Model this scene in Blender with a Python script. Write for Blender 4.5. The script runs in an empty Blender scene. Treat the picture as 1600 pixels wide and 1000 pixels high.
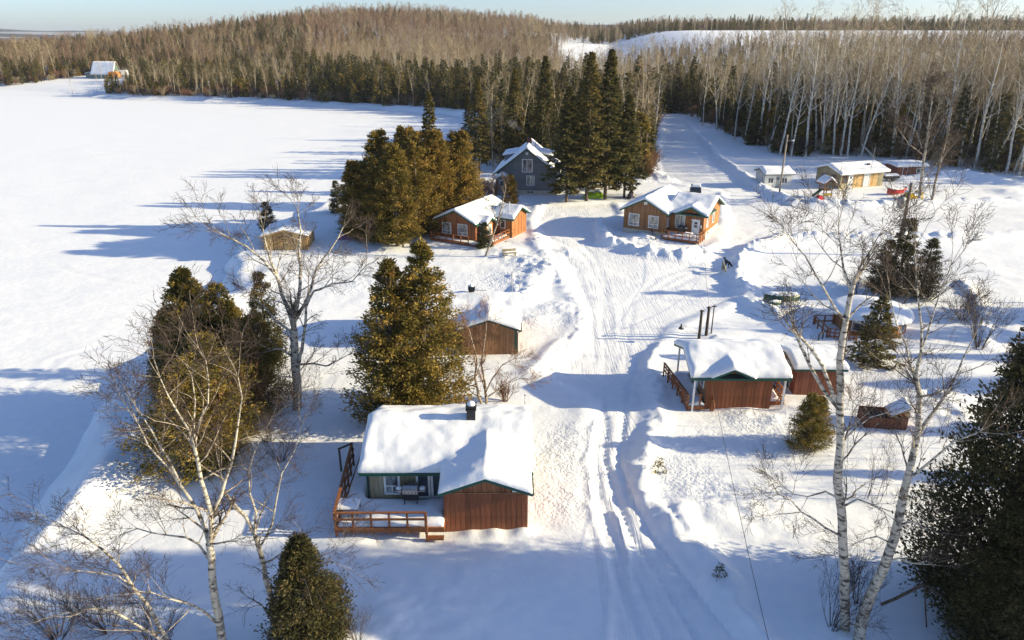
import bpy, math, random
import numpy as np

# ------------------------------------------------------------------ camera, sky, sun, exposure
R = math.radians
scene = bpy.context.scene
CAM_H = 25.0
FPX = 1100.0                                    # focal length in pixels of the 1600 px wide photograph
PITCH = math.atan(443 / FPX)
cam_data = bpy.data.cameras.new('camera')
cam_data.sensor_width = 36.0
cam_data.lens = 36.0 * FPX / 1600.0
cam_data.clip_start = 0.5
cam_data.clip_end = 20000
cam = bpy.data.objects.new('camera', cam_data)
scene.collection.objects.link(cam)
cam.location = (0, 0, CAM_H)
cam.rotation_euler = (math.pi / 2 - PITCH, 0, 0)
scene.camera = cam

SUN_EL, SUN_OFF = 18.0, 3.0                     # elevation; degrees behind the +X axis (towards the camera side)
world = bpy.data.worlds.new('World')
scene.world = world
world.use_nodes = True
wn = world.node_tree
wn.nodes.clear()
sky = wn.nodes.new('ShaderNodeTexSky')
sky.sky_type = 'NISHITA'
sky.sun_disc = False
sky.sun_elevation = R(SUN_EL)
sky.sun_rotation = R(90 + SUN_OFF)
sky.altitude = 300
sky.air_density = 0.8
sky.dust_density = 1.0
sky.ozone_density = 3.5
bg = wn.nodes.new('ShaderNodeBackground')
bg.inputs[1].default_value = 0.104
wo = wn.nodes.new('ShaderNodeOutputWorld')
wb = wn.nodes.new('ShaderNodeMixRGB')              # one white balance for the whole sky
wb.blend_type = 'MULTIPLY'
wb.inputs[0].default_value = 1.0
wb.inputs[2].default_value = (1.11, 1.07, 1.10, 1)
wn.links.new(sky.outputs[0], wb.inputs[1])
wn.links.new(wb.outputs[0], bg.inputs[0])
wn.links.new(bg.outputs[0], wo.inputs[0])

sun_data = bpy.data.lights.new('sun', 'SUN')
sun_data.energy = 5.0
sun_data.angle = R(0.55)
sun_data.color = (1.0, 0.85, 0.54)
sun = bpy.data.objects.new('sun', sun_data)
scene.collection.objects.link(sun)
sun_dir = (math.cos(R(SUN_EL)) * math.cos(R(SUN_OFF)), -math.cos(R(SUN_EL)) * math.sin(R(SUN_OFF)), math.sin(R(SUN_EL)))
import mathutils
sun.rotation_euler = mathutils.Vector(sun_dir).to_track_quat('Z', 'Y').to_euler()
sun.location = (60, -8, 60)

scene.view_settings.view_transform = 'Standard'
scene.view_settings.look = 'None'
scene.view_settings.exposure = 0.94
scene.view_settings.gamma = 1.0
scene.render.engine = 'CYCLES'
scene.cycles.max_bounces = 5
scene.cycles.diffuse_bounces = 3
scene.cycles.glossy_bounces = 2
scene.cycles.transparent_max_bounces = 4
scene.cycles.volume_bounces = 0
scene.cycles.use_denoising = True

C = scene.collection
cp, sp = math.cos(PITCH), math.sin(PITCH)


def g(px, py, z=0.0):
    """ground point (at height z) that the photograph shows at pixel px, py"""
    cx, cy = (px - 800) / FPX, (500 - py) / FPX
    dy, dz = cp + sp * cy, -sp + cp * cy
    t = (z - CAM_H) / dz
    return (cx * t, dy * t)


def hz(px, py, Y):
    """point of the upright plane y = Y seen at pixel px, py"""
    cx, cy = (px - 800) / FPX, (500 - py) / FPX
    t = Y / (cp + sp * cy)
    return (cx * t, Y, CAM_H + (-sp + cp * cy) * t)


# ------------------------------------------------------------------ noise
def hash2(ix, iy, seed):
    h = (ix.astype(np.int64) * 374761393 + iy.astype(np.int64) * 668265263 + seed * 1442695041) & 0xffffffff
    h = ((h ^ (h >> 13)) * 1274126177) & 0xffffffff
    return ((h ^ (h >> 16)) & 0xffffff) / float(0xffffff)


def vnoise(x, y, seed=0):
    ix, iy = np.floor(x), np.floor(y)
    fx, fy = x - ix, y - iy
    fx = fx * fx * (3 - 2 * fx)
    fy = fy * fy * (3 - 2 * fy)
    a = hash2(ix, iy, seed); b = hash2(ix + 1, iy, seed)
    c = hash2(ix, iy + 1, seed); d = hash2(ix + 1, iy + 1, seed)
    return (a + (b - a) * fx) * (1 - fy) + (c + (d - c) * fx) * fy - 0.5


def fbm(x, y, seed=0, octaves=3):
    s, a = 0.0, 1.0
    for o in range(octaves):
        s = s + a * vnoise(x * 2 ** o + 17.3 * o, y * 2 ** o - 9.1 * o, seed + o)
        a *= 0.5
    return s


def sstep(a, b, x):
    t = np.clip((x - a) / (b - a), 0, 1)
    return t * t * (3 - 2 * t)


def seg_dist(x, y, pts, closed=False):
    d = np.full(x.shape, 1e9)
    n = len(pts)
    for i in range(n if closed else n - 1):
        ax, ay = pts[i]; bx, by = pts[(i + 1) % n]
        ex, ey = bx - ax, by - ay
        L2 = ex * ex + ey * ey + 1e-9
        t = np.clip(((x - ax) * ex + (y - ay) * ey) / L2, 0, 1)
        d = np.minimum(d, (x - ax - t * ex) ** 2 + (y - ay - t * ey) ** 2)
    return np.sqrt(d)


def inside(x, y, pts):
    c = np.zeros(x.shape, bool)
    n = len(pts)
    j = n - 1
    for i in range(n):
        xi, yi = pts[i]; xj, yj = pts[j]
        if yi != yj:
            c ^= ((yi > y) != (yj > y)) & (x < (xj - xi) * (y - yi) / (yj - yi) + xi)
        j = i
    return c


def sdf(x, y, pts):
    d = seg_dist(x, y, pts, True)
    return np.where(inside(x, y, pts), -d, d)


# ------------------------------------------------------------------ mesh helpers
def build_mesh(name, parts, mats=(), smooth=False, tint=True):
    """parts: list of (V (n,3), F (m,k), material index, tint or None)"""
    Vs, loops, starts, totals, mi, tn = [], [], [], [], [], []
    off = 0; lo = 0
    for V, F, m, t in parts:
        V = np.asarray(V, np.float32).reshape(-1, 3); F = np.asarray(F, np.int64)
        if len(F) == 0:
            continue
        Vs.append(V); loops.append((F + off).ravel())
        k = F.shape[1]
        starts.append(lo + np.arange(len(F)) * k); totals.append(np.full(len(F), k))
        mi.append(np.full(len(F), m))
        tn.append(np.full(len(V), 0.5) if t is None else np.asarray(t))
        off += len(V); lo += F.size
    me = bpy.data.meshes.new(name)
    V = np.concatenate(Vs); L = np.concatenate(loops).astype(np.int32)
    S = np.concatenate(starts).astype(np.int32); T = np.concatenate(totals).astype(np.int32)
    me.vertices.add(len(V)); me.vertices.foreach_set('co', V.ravel())
    me.loops.add(len(L)); me.loops.foreach_set('vertex_index', L)
    me.polygons.add(len(S)); me.polygons.foreach_set('loop_start', S)
    try:
        me.polygons.foreach_set('loop_total', T)
    except Exception:
        pass
    me.polygons.foreach_set('material_index', np.concatenate(mi).astype(np.int32))
    if smooth:
        me.polygons.foreach_set('use_smooth', np.ones(len(S), bool))
    if tint and any(p[3] is not None for p in parts):
        at = me.attributes.new('tint', 'FLOAT', 'POINT')
        at.data.foreach_set('value', np.concatenate(tn).astype(np.float32))
    for m in mats:
        me.materials.append(m)
    me.update()
    return me


def link(name, me, parent=None, loc=(0, 0, 0), rz=0.0):
    o = bpy.data.objects.new(name, me)
    C.objects.link(o)
    o.location = loc
    if rz:
        o.rotation_euler = (0, 0, rz)
    if parent is not None:
        o.parent = parent
    return o


def tag(o, label=None, cat=None, group=None, kind=None):
    if label: o['label'] = label
    if cat: o['category'] = cat
    if group: o['group'] = group
    if kind: o['kind'] = kind
    return o


def thing(name, label, cat, loc, rz=0.0, group=None):
    o = bpy.data.objects.new(name, None)
    C.objects.link(o)
    o.empty_display_size = 0.3
    o.location = loc
    o.rotation_euler = (0, 0, rz)
    return tag(o, label, cat, group)


def copy_tree(src, loc, rz=0.0, sc=1.0, label=None, group=None):
    o = src.copy(); C.objects.link(o)
    o.location = loc; o.rotation_euler = (0, 0, rz)
    o.scale = (sc, sc, sc) if not isinstance(sc, tuple) else sc
    if label: o['label'] = label
    if group: o['group'] = group
    for ch in src.children:
        c = ch.copy(); C.objects.link(c); c.parent = o
        for gch in ch.children:
            d = gch.copy(); C.objects.link(d); d.parent = c
    return o


def tubes(segs, k=5):
    """segs (n,8): p0, p1, r0, r1 -> V, F of open prisms"""
    s = np.asarray(segs, float).reshape(-1, 8)
    p0, p1, r0, r1 = s[:, :3], s[:, 3:6], s[:, 6], s[:, 7]
    d = p1 - p0
    d /= np.linalg.norm(d, axis=1, keepdims=True) + 1e-9
    ref = np.where(np.abs(d[:, 2:3]) < 0.9, np.array([[0, 0, 1.0]]), np.array([[1.0, 0, 0]]))
    a = np.cross(d, ref); a /= np.linalg.norm(a, axis=1, keepdims=True) + 1e-9
    b = np.cross(d, a)
    th = np.arange(k) / k * 2 * math.pi
    ring = np.cos(th)[None, :, None] * a[:, None, :] + np.sin(th)[None, :, None] * b[:, None, :]
    v0 = p0[:, None, :] + ring * r0[:, None, None]
    v1 = p1[:, None, :] + ring * r1[:, None, None]
    V = np.stack([v0, v1], 1).reshape(-1, 3)
    n = len(s)
    base = (np.arange(n) * 2 * k)[:, None]
    j = np.arange(k)[None, :]; jn = (j + 1) % k
    F = np.stack([base + j, base + k + j, base + k + jn, base + jn], 2).reshape(-1, 4)
    return V, F


class MB:
    """collects boxes, prisms and tubes into one mesh"""
    def __init__(self):
        self.v = []; self.f = []

    def add(self, V, F):
        o = len(self.v)
        self.v += [tuple(p) for p in V]
        self.f += [tuple(int(i) + o for i in q) for q in F]
        return self

    def box(self, x0, x1, y0, y1, z0, z1):
        V = [(x0, y0, z0), (x1, y0, z0), (x1, y1, z0), (x0, y1, z0), (x0, y0, z1), (x1, y0, z1), (x1, y1, z1), (x0, y1, z1)]
        return self.add(V, [(0, 3, 2, 1), (4, 5, 6, 7), (0, 1, 5, 4), (1, 2, 6, 5), (2, 3, 7, 6), (3, 0, 4, 7)])

    def beam(self, p0, p1, w, h, up=(0, 0, 1)):
        """box along p0-p1, w across, h along up"""
        p0 = np.array(p0, float); p1 = np.array(p1, float)
        d = p1 - p0; d /= np.linalg.norm(d) + 1e-9
        a = np.cross(d, np.array(up, float))
        if np.linalg.norm(a) < 1e-4:
            a = np.cross(d, np.array((1.0, 0, 0)))
        a /= np.linalg.norm(a); b = np.cross(a, d)
        V = []
        for p in (p0, p1):
            for sa, sb in ((-1, -1), (1, -1), (1, 1), (-1, 1)):
                V.append(p + a * sa * w / 2 + b * sb * h / 2)
        return self.add(V, [(0, 3, 2, 1), (4, 5, 6, 7), (0, 1, 5, 4), (1, 2, 6, 5), (2, 3, 7, 6), (3, 0, 4, 7)])

    def prism(self, poly, axis, a0, a1):
        """polygon in (s, z), extruded along the other axis; axis 'v': poly s = x, extruded in y; axis 'u': poly s = y, extruded in x"""
        n = len(poly)
        V = []
        for a in (a0, a1):
            for s, z in poly:
                V.append((s, a, z) if axis == 'v' else (a, s, z))
        F = [tuple(range(n)), tuple(range(2 * n - 1, n - 1, -1))]
        for i in range(n):
            j = (i + 1) % n
            F.append((i, i + n, j + n, j))
        return self.add(V, F)

    def tube(self, p0, p1, r0, r1=None, k=8, cap=True):
        V, F = tubes([(*p0, *p1, r0, r0 if r1 is None else r1)], k)
        self.add(V, F)
        if cap:
            o = len(self.v) - 2 * k
            self.f.append(tuple(o + i for i in range(k)))
            self.f.append(tuple(o + k + i for i in range(k - 1, -1, -1)))
        return self

    def lathe(self, c, prof, k=10):
        V = []; F = []
        for r, z in prof:
            for i in range(k):
                t = 2 * math.pi * i / k
                V.append((c[0] + r * math.cos(t), c[1] + r * math.sin(t), c[2] + z))
        for j in range(len(prof) - 1):
            for i in range(k):
                F.append((j * k + i, j * k + (i + 1) % k, (j + 1) * k + (i + 1) % k, (j + 1) * k + i))
        F.append(tuple(range(k - 1, -1, -1)))
        F.append(tuple((len(prof) - 1) * k + i for i in range(k)))
        return self.add(V, F)

    def build(self, name, mat, parent=None, smooth=False, loc=(0, 0, 0)):
        me = bpy.data.meshes.new(name)
        me.from_pydata(self.v, [], self.f)
        me.materials.append(mat)
        if smooth:
            me.polygons.foreach_set('use_smooth', np.ones(len(me.polygons), bool))
        me.update()
        import bmesh
        bm = bmesh.new(); bm.from_mesh(me)
        bmesh.ops.recalc_face_normals(bm, faces=bm.faces[:])
        bm.to_mesh(me); bm.free()
        return link(name, me, parent, loc)


# ------------------------------------------------------------------ materials
def new_mat(name):
    m = bpy.data.materials.new(name)
    m.use_nodes = True
    nt = m.node_tree
    b = nt.nodes['Principled BSDF']
    return m, nt, b


def N(nt, t, **kw):
    n = nt.nodes.new(t)
    for k, v in kw.items():
        setattr(n, k, v)
    return n


def ramp(nt, stops):
    r = N(nt, 'ShaderNodeValToRGB')
    e = r.color_ramp.elements
    while len(e) < len(stops):
        e.new(0.5)
    for i, (p, c) in enumerate(stops):
        e[i].position = p
        e[i].color = (*c, 1)
    return r


def noise_mat(name, c0, c1, scale=4.0, stretch=(1, 1, 1), rough=0.8, bump=0.0, detail=4.0, spec=0.3, lo=0.35, hi=0.65, bdist=0.02):
    m, nt, b = new_mat(name)
    tc = N(nt, 'ShaderNodeTexCoord'); mp = N(nt, 'ShaderNodeMapping')
    mp.inputs['Scale'].default_value = stretch
    nz = N(nt, 'ShaderNodeTexNoise'); nz.inputs['Scale'].default_value = scale; nz.inputs['Detail'].default_value = detail
    rp = ramp(nt, [(lo, c0), (hi, c1)])
    nt.links.new(tc.outputs['Object'], mp.inputs[0]); nt.links.new(mp.outputs[0], nz.inputs['Vector'])
    nt.links.new(nz.outputs[0], rp.inputs[0]); nt.links.new(rp.outputs[0], b.inputs['Base Color'])
    b.inputs['Roughness'].default_value = rough
    b.inputs['Specular IOR Level'].default_value = spec
    if bump:
        bp = N(nt, 'ShaderNodeBump'); bp.inputs['Strength'].default_value = bump; bp.inputs['Distance'].default_value = bdist
        nt.links.new(nz.outputs[0], bp.inputs['Height']); nt.links.new(bp.outputs[0], b.inputs['Normal'])
    return m


def siding_mat(name, c0, c1, c2, pitch=0.25, vert=True):
    """board siding: grain, board-to-board tone, groove relief; boards run along z (vert) or across"""
    m, nt, b = new_mat(name)
    tc = N(nt, 'ShaderNodeTexCoord')
    sep = N(nt, 'ShaderNodeSeparateXYZ'); nt.links.new(tc.outputs['Object'], sep.inputs[0])
    add = N(nt, 'ShaderNodeMath', operation='ADD')
    if vert:
        nt.links.new(sep.outputs[0], add.inputs[0]); nt.links.new(sep.outputs[1], add.inputs[1])
    else:
        nt.links.new(sep.outputs[2], add.inputs[0]); add.inputs[1].default_value = 0
    dv = N(nt, 'ShaderNodeMath', operation='DIVIDE'); dv.inputs[1].default_value = pitch
    nt.links.new(add.outputs[0], dv.inputs[0])
    fl = N(nt, 'ShaderNodeMath', operation='FLOOR'); nt.links.new(dv.outputs[0], fl.inputs[0])
    wn_ = N(nt, 'ShaderNodeTexWhiteNoise', noise_dimensions='1D'); nt.links.new(fl.outputs[0], wn_.inputs['W'])
    fr = N(nt, 'ShaderNodeMath', operation='FRACT'); nt.links.new(dv.outputs[0], fr.inputs[0])
    pp = N(nt, 'ShaderNodeMath', operation='PINGPONG'); pp.inputs[1].default_value = 0.5; nt.links.new(fr.outputs[0], pp.inputs[0])
    gr = N(nt, 'ShaderNodeMath', operation='LESS_THAN'); gr.inputs[1].default_value = 0.05; nt.links.new(pp.outputs[0], gr.inputs[0])
    mp = N(nt, 'ShaderNodeMapping'); mp.inputs['Scale'].default_value = (6, 6, 0.5) if vert else (0.6, 0.6, 8)
    nt.links.new(tc.outputs['Object'], mp.inputs[0])
    nz = N(nt, 'ShaderNodeTexNoise'); nz.inputs['Scale'].default_value = 2.0; nz.inputs['Detail'].default_value = 6
    nt.links.new(mp.outputs[0], nz.inputs['Vector'])
    nz2 = N(nt, 'ShaderNodeTexNoise'); nz2.inputs['Scale'].default_value = 0.8; nt.links.new(tc.outputs['Object'], nz2.inputs['Vector'])
    mx = N(nt, 'ShaderNodeMath', operation='MULTIPLY_ADD'); mx.inputs[1].default_value = 0.35
    nt.links.new(wn_.outputs['Value'], mx.inputs[0]); nt.links.new(nz.outputs[0], mx.inputs[2])
    mx2 = N(nt, 'ShaderNodeMath', operation='MULTIPLY_ADD'); mx2.inputs[1].default_value = 0.5
    nt.links.new(nz2.outputs[0], mx2.inputs[0]); nt.links.new(mx.outputs[0], mx2.inputs[2])
    rp = ramp(nt, [(0.55, c0), (0.9, c1), (1.2, c2)])
    rp.color_ramp.elements[2].position = 1.0
    nt.links.new(mx2.outputs[0], rp.inputs[0])
    dk = N(nt, 'ShaderNodeMixRGB', blend_type='MULTIPLY'); dk.inputs[2].default_value = (0.45, 0.42, 0.4, 1)
    nt.links.new(gr.outputs[0], dk.inputs[0]); nt.links.new(rp.outputs[0], dk.inputs[1])
    nt.links.new(dk.outputs[0], b.inputs['Base Color'])
    bp = N(nt, 'ShaderNodeBump'); bp.inputs['Strength'].default_value = 0.6; bp.inputs['Distance'].default_value = 0.015; bp.invert = True
    nt.links.new(gr.outputs[0], bp.inputs['Height']); nt.links.new(bp.outputs[0], b.inputs['Normal'])
    b.inputs['Roughness'].default_value = 0.7
    b.inputs['Specular IOR Level'].default_value = 0.25
    return m


def plain(name, col, rough=0.5, spec=0.4, metal=0.0):
    m = noise_mat(name, tuple(c * 0.85 for c in col), tuple(min(1, c * 1.1) for c in col), 3.0, rough=rough, spec=spec)
    m.node_tree.nodes['Principled BSDF'].inputs['Metallic'].default_value = metal
    return m


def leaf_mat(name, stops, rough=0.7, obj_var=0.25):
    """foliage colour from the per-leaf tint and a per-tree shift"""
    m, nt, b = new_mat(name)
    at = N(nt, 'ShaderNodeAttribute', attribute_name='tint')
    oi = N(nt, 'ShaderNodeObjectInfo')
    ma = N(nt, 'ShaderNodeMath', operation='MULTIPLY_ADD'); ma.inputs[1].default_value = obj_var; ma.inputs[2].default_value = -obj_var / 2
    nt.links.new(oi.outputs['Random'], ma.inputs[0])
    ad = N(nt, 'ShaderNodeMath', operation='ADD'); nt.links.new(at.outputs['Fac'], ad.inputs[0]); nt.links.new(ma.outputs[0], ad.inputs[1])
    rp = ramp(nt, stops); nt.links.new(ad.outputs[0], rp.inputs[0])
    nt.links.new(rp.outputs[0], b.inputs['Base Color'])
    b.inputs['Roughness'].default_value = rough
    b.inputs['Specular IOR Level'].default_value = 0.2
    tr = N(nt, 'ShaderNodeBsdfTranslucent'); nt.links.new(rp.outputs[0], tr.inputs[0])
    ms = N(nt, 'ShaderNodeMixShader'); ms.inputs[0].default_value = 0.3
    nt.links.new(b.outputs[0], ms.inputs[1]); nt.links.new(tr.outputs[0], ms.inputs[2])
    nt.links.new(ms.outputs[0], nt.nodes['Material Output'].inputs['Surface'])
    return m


def snow_mat(name, big=True, road=False):
    m, nt, b = new_mat(name)
    tc = N(nt, 'ShaderNodeTexCoord')
    at = N(nt, 'ShaderNodeAttribute', attribute_name='rough')
    n1 = N(nt, 'ShaderNodeTexNoise'); n1.inputs['Scale'].default_value = 1.3; n1.inputs['Detail'].default_value = 5; n1.inputs['Roughness'].default_value = 0.55
    n2 = N(nt, 'ShaderNodeTexNoise'); n2.inputs['Scale'].default_value = 4.5; n2.inputs['Detail'].default_value = 3
    for n in (n1, n2):
        nt.links.new(tc.outputs['Object'], n.inputs['Vector'])
    rp = ramp(nt, [(0.3, (0.82, 0.85, 0.89)), (0.7, (0.90, 0.91, 0.92))])
    if road:
        rp = ramp(nt, [(0.3, (0.80, 0.82, 0.85)), (0.7, (0.89, 0.90, 0.91))])
    nt.links.new(n1.outputs[0], rp.inputs[0])
    b.inputs['Roughness'].default_value = 0.65
    b.inputs['Specular IOR Level'].default_value = 0.15
    b1 = N(nt, 'ShaderNodeBump'); b1.inputs['Strength'].default_value = 0.5; b1.inputs['Distance'].default_value = 0.08
    nt.links.new(n1.outputs[0], b1.inputs['Height'])
    nt.links.new(b1.outputs[0], b.inputs['Normal'])
    col = rp.outputs[0]
    if road:                                          # packed snow: long fine sled and tyre lines
        for sc_, rot_, st_ in (((5.5, 0.22, 1), 0.10, 0.32), ((4.2, 0.30, 1), -0.22, 0.22)):
            mp_ = N(nt, 'ShaderNodeMapping'); mp_.inputs['Scale'].default_value = sc_; mp_.inputs['Rotation'].default_value = (0, 0, rot_)
            n4 = N(nt, 'ShaderNodeTexNoise'); n4.inputs['Scale'].default_value = 1.0; n4.inputs['Detail'].default_value = 2
            nt.links.new(tc.outputs['Object'], mp_.inputs[0]); nt.links.new(mp_.outputs[0], n4.inputs['Vector'])
            r4 = ramp(nt, [(0.56, (1, 1, 1)), (0.63, (0, 0, 0))])
            nt.links.new(n4.outputs[0], r4.inputs[0])
            b4 = N(nt, 'ShaderNodeBump'); b4.inputs['Strength'].default_value = st_; b4.inputs['Distance'].default_value = 0.05
            nt.links.new(r4.outputs[0], b4.inputs['Height']); nt.links.new(b1.outputs[0], b4.inputs['Normal'])
            b1 = b4
    if big:
        b2 = N(nt, 'ShaderNodeBump'); b2.inputs['Distance'].default_value = 0.16
        rs = N(nt, 'ShaderNodeMath', operation='MULTIPLY'); rs.inputs[1].default_value = 0.32
        nt.links.new(at.outputs['Fac'], rs.inputs[0]); nt.links.new(rs.outputs[0], b2.inputs['Strength'])
        sh = ramp(nt, [(0.42, (0, 0, 0)), (0.56, (1, 1, 1))])
        nt.links.new(n2.outputs[0], sh.inputs[0]); nt.links.new(sh.outputs[0], b2.inputs['Height'])
        nt.links.new(b1.outputs[0], b2.inputs['Normal']); nt.links.new(b2.outputs[0], b.inputs['Normal'])
        # woods too far away to build tree by tree
        wa = N(nt, 'ShaderNodeAttribute', attribute_name='woods')
        n3 = N(nt, 'ShaderNodeTexNoise'); n3.inputs['Scale'].default_value = 0.02; n3.inputs['Detail'].default_value = 8; n3.inputs['Roughness'].default_value = 0.7
        nt.links.new(tc.outputs['Object'], n3.inputs['Vector'])
        wr = ramp(nt, [(0.35, (0.020, 0.028, 0.020)), (0.5, (0.06, 0.05, 0.038)), (0.65, (0.12, 0.095, 0.07))])
        nt.links.new(n3.outputs[0], wr.inputs[0])
        mx = N(nt, 'ShaderNodeMixRGB'); nt.links.new(wa.outputs['Fac'], mx.inputs[0])
        nt.links.new(col, mx.inputs[1]); nt.links.new(wr.outputs[0], mx.inputs[2])
        col = mx.outputs[0]
    nt.links.new(col, b.inputs['Base Color'])
    return m


MAT = {}
MAT['snow'] = snow_mat('snow')
MAT['snow_road'] = snow_mat('packed_snow', road=True)
MAT['snow_lake'] = snow_mat('lake_snow')
MAT['snow_cap'] = snow_mat('roof_snow', big=False)
MAT['brown'] = siding_mat('brown_board_siding', (0.18, 0.062, 0.027), (0.27, 0.10, 0.043), (0.34, 0.145, 0.065))
MAT['orange'] = siding_mat('sunlit_orange_siding', (0.22, 0.085, 0.028), (0.31, 0.125, 0.042), (0.38, 0.17, 0.065))  # lit copy of the brown siding, warm sunlight put into the colour
MAT['tan'] = siding_mat('tan_brown_siding', (0.17, 0.082, 0.036), (0.25, 0.125, 0.058), (0.32, 0.17, 0.085))
MAT['paleboard'] = siding_mat('weathered_pale_siding', (0.20, 0.17, 0.10), (0.30, 0.26, 0.16), (0.38, 0.34, 0.23))
MAT['plywood'] = siding_mat('yellow_plywood', (0.34, 0.19, 0.07), (0.46, 0.28, 0.11), (0.56, 0.38, 0.17), pitch=1.2)
MAT['grey_side'] = siding_mat('grey_clapboard', (0.13, 0.14, 0.15), (0.17, 0.18, 0.19), (0.20, 0.21, 0.22), pitch=0.2, vert=False)
MAT['white_side'] = siding_mat('white_clapboard', (0.55, 0.56, 0.53), (0.65, 0.66, 0.62), (0.72, 0.72, 0.68), pitch=0.2, vert=False)
MAT['redbrown'] = siding_mat('red_brown_siding', (0.15, 0.05, 0.03), (0.21, 0.075, 0.045), (0.26, 0.10, 0.06))
MAT['plank'] = noise_mat('stained_plank', (0.19, 0.062, 0.027), (0.32, 0.115, 0.050), 3.0, (5, 5, 0.5), rough=0.6, bump=0.15)
_nt = MAT['plank'].node_tree; _b = _nt.nodes['Principled BSDF']
_src = _b.inputs['Base Color'].links[0].from_socket
_oi = N(_nt, 'ShaderNodeObjectInfo'); _rp = ramp(_nt, [(0.0, (0.72, 0.70, 0.68)), (1.0, (1.2, 1.18, 1.15))])
_mx = N(_nt, 'ShaderNodeMixRGB', blend_type='MULTIPLY'); _mx.inputs[0].default_value = 1.0
_nt.links.new(_oi.outputs['Random'], _rp.inputs[0]); _nt.links.new(_src, _mx.inputs[1]); _nt.links.new(_rp.outputs[0], _mx.inputs[2]); _nt.links.new(_mx.outputs[0], _b.inputs['Base Color'])
MAT['rail'] = noise_mat('stained_railing', (0.20, 0.070, 0.026), (0.33, 0.13, 0.048), 4.0, (2, 2, 2), rough=0.65)
MAT['green_trim'] = plain('green_trim', (0.012, 0.085, 0.062), 0.45)
MAT['dark_trim'] = plain('dark_green_trim', (0.02, 0.05, 0.04), 0.5)
MAT['white'] = plain('white_paint', (0.75, 0.76, 0.75), 0.5)
MAT['concrete'] = noise_mat('pale_foundation', (0.42, 0.38, 0.31), (0.55, 0.51, 0.43), 2.5)
MAT['glass'] = plain('window_glass', (0.05, 0.06, 0.075), 0.06, 0.6)
MAT['curtain'] = noise_mat('curtained_glass', (0.05, 0.06, 0.07), (0.40, 0.42, 0.41), 1.3, (2.5, 2.5, 0.6), rough=0.1, spec=0.6)
MAT['black'] = plain('black_metal', (0.018, 0.018, 0.020), 0.45, 0.5)
MAT['steel'] = plain('brushed_steel', (0.50, 0.50, 0.50), 0.3, 0.5, 0.9)
MAT['grey_metal'] = plain('grey_metal', (0.30, 0.31, 0.32), 0.45, 0.5, 0.4)
MAT['pole'] = noise_mat('weathered_pole', (0.14, 0.11, 0.085), (0.25, 0.20, 0.155), 3.0, (4, 4, 0.5), bump=0.2)
MAT['palepole'] = noise_mat('pale_pole', (0.26, 0.22, 0.17), (0.40, 0.34, 0.27), 3.0, (4, 4, 0.5), bump=0.2)
MAT['darkpole'] = noise_mat('tarred_pole', (0.045, 0.038, 0.032), (0.09, 0.075, 0.06), 3.0, (4, 4, 0.5), bump=0.2)
MAT['wire'] = plain('black_wire', (0.02, 0.02, 0.02), 0.6)
for k, c in dict(red=(0.42, 0.018, 0.02), yellow=(0.55, 0.36, 0.02), lime=(0.38, 0.60, 0.02), purple=(0.11, 0.06, 0.22), greenhull=(0.025, 0.075, 0.05),
                 orangeplastic=(0.7, 0.22, 0.02), darkgrey=(0.05, 0.055, 0.06), playgreen=(0.03, 0.11, 0.06), carpaint=(0.04, 0.045, 0.055), tealwall=(0.10, 0.19, 0.16)).items():
    MAT[k] = plain(k + '_finish', c, 0.4)
MAT['shingle'] = noise_mat('roof_shingle', (0.04, 0.05, 0.045), (0.08, 0.085, 0.08), 20)
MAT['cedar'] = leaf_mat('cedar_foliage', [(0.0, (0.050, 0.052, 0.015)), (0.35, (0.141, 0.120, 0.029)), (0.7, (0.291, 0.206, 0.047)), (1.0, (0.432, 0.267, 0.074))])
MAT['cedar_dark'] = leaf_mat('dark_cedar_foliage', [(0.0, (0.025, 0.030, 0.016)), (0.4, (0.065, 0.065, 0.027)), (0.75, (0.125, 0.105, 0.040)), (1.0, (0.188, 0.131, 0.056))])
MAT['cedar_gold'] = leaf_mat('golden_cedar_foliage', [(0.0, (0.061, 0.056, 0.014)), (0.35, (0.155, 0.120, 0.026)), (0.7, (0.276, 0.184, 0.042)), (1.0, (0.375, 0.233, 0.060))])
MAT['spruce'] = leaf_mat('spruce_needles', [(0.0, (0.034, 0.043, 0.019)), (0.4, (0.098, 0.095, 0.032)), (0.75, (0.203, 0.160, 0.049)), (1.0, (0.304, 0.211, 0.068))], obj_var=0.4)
MAT['bark'] = noise_mat('conifer_bark', (0.06, 0.045, 0.035), (0.14, 0.105, 0.08), 6.0, (2, 2, 0.6))
MAT['birch'] = noise_mat('birch_bark', (0.06, 0.048, 0.040), (0.48, 0.44, 0.37), 2.4, (1.3, 1.3, 3.2), detail=8, lo=0.37, hi=0.53)
MAT['limb'] = noise_mat('birch_limb_bark', (0.09, 0.07, 0.055), (0.40, 0.34, 0.265), 3.0, (1.5, 1.5, 3.0), detail=5, lo=0.38, hi=0.58)
MAT['twig'] = noise_mat('birch_twigs', (0.035, 0.024, 0.020), (0.095, 0.066, 0.050), 2.0)
MAT['redtwig'] = noise_mat('red_brown_twigs', (0.15, 0.075, 0.042), (0.27, 0.145, 0.08), 2.0)


def twig_var_mat(name, stops):
    m, nt, b = new_mat(name)
    oi = N(nt, 'ShaderNodeObjectInfo')
    rp = ramp(nt, stops); nt.links.new(oi.outputs['Random'], rp.inputs[0]); nt.links.new(rp.outputs[0], b.inputs['Base Color'])
    b.inputs['Roughness'].default_value = 0.8; b.inputs['Specular IOR Level'].default_value = 0.2
    return m


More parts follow.
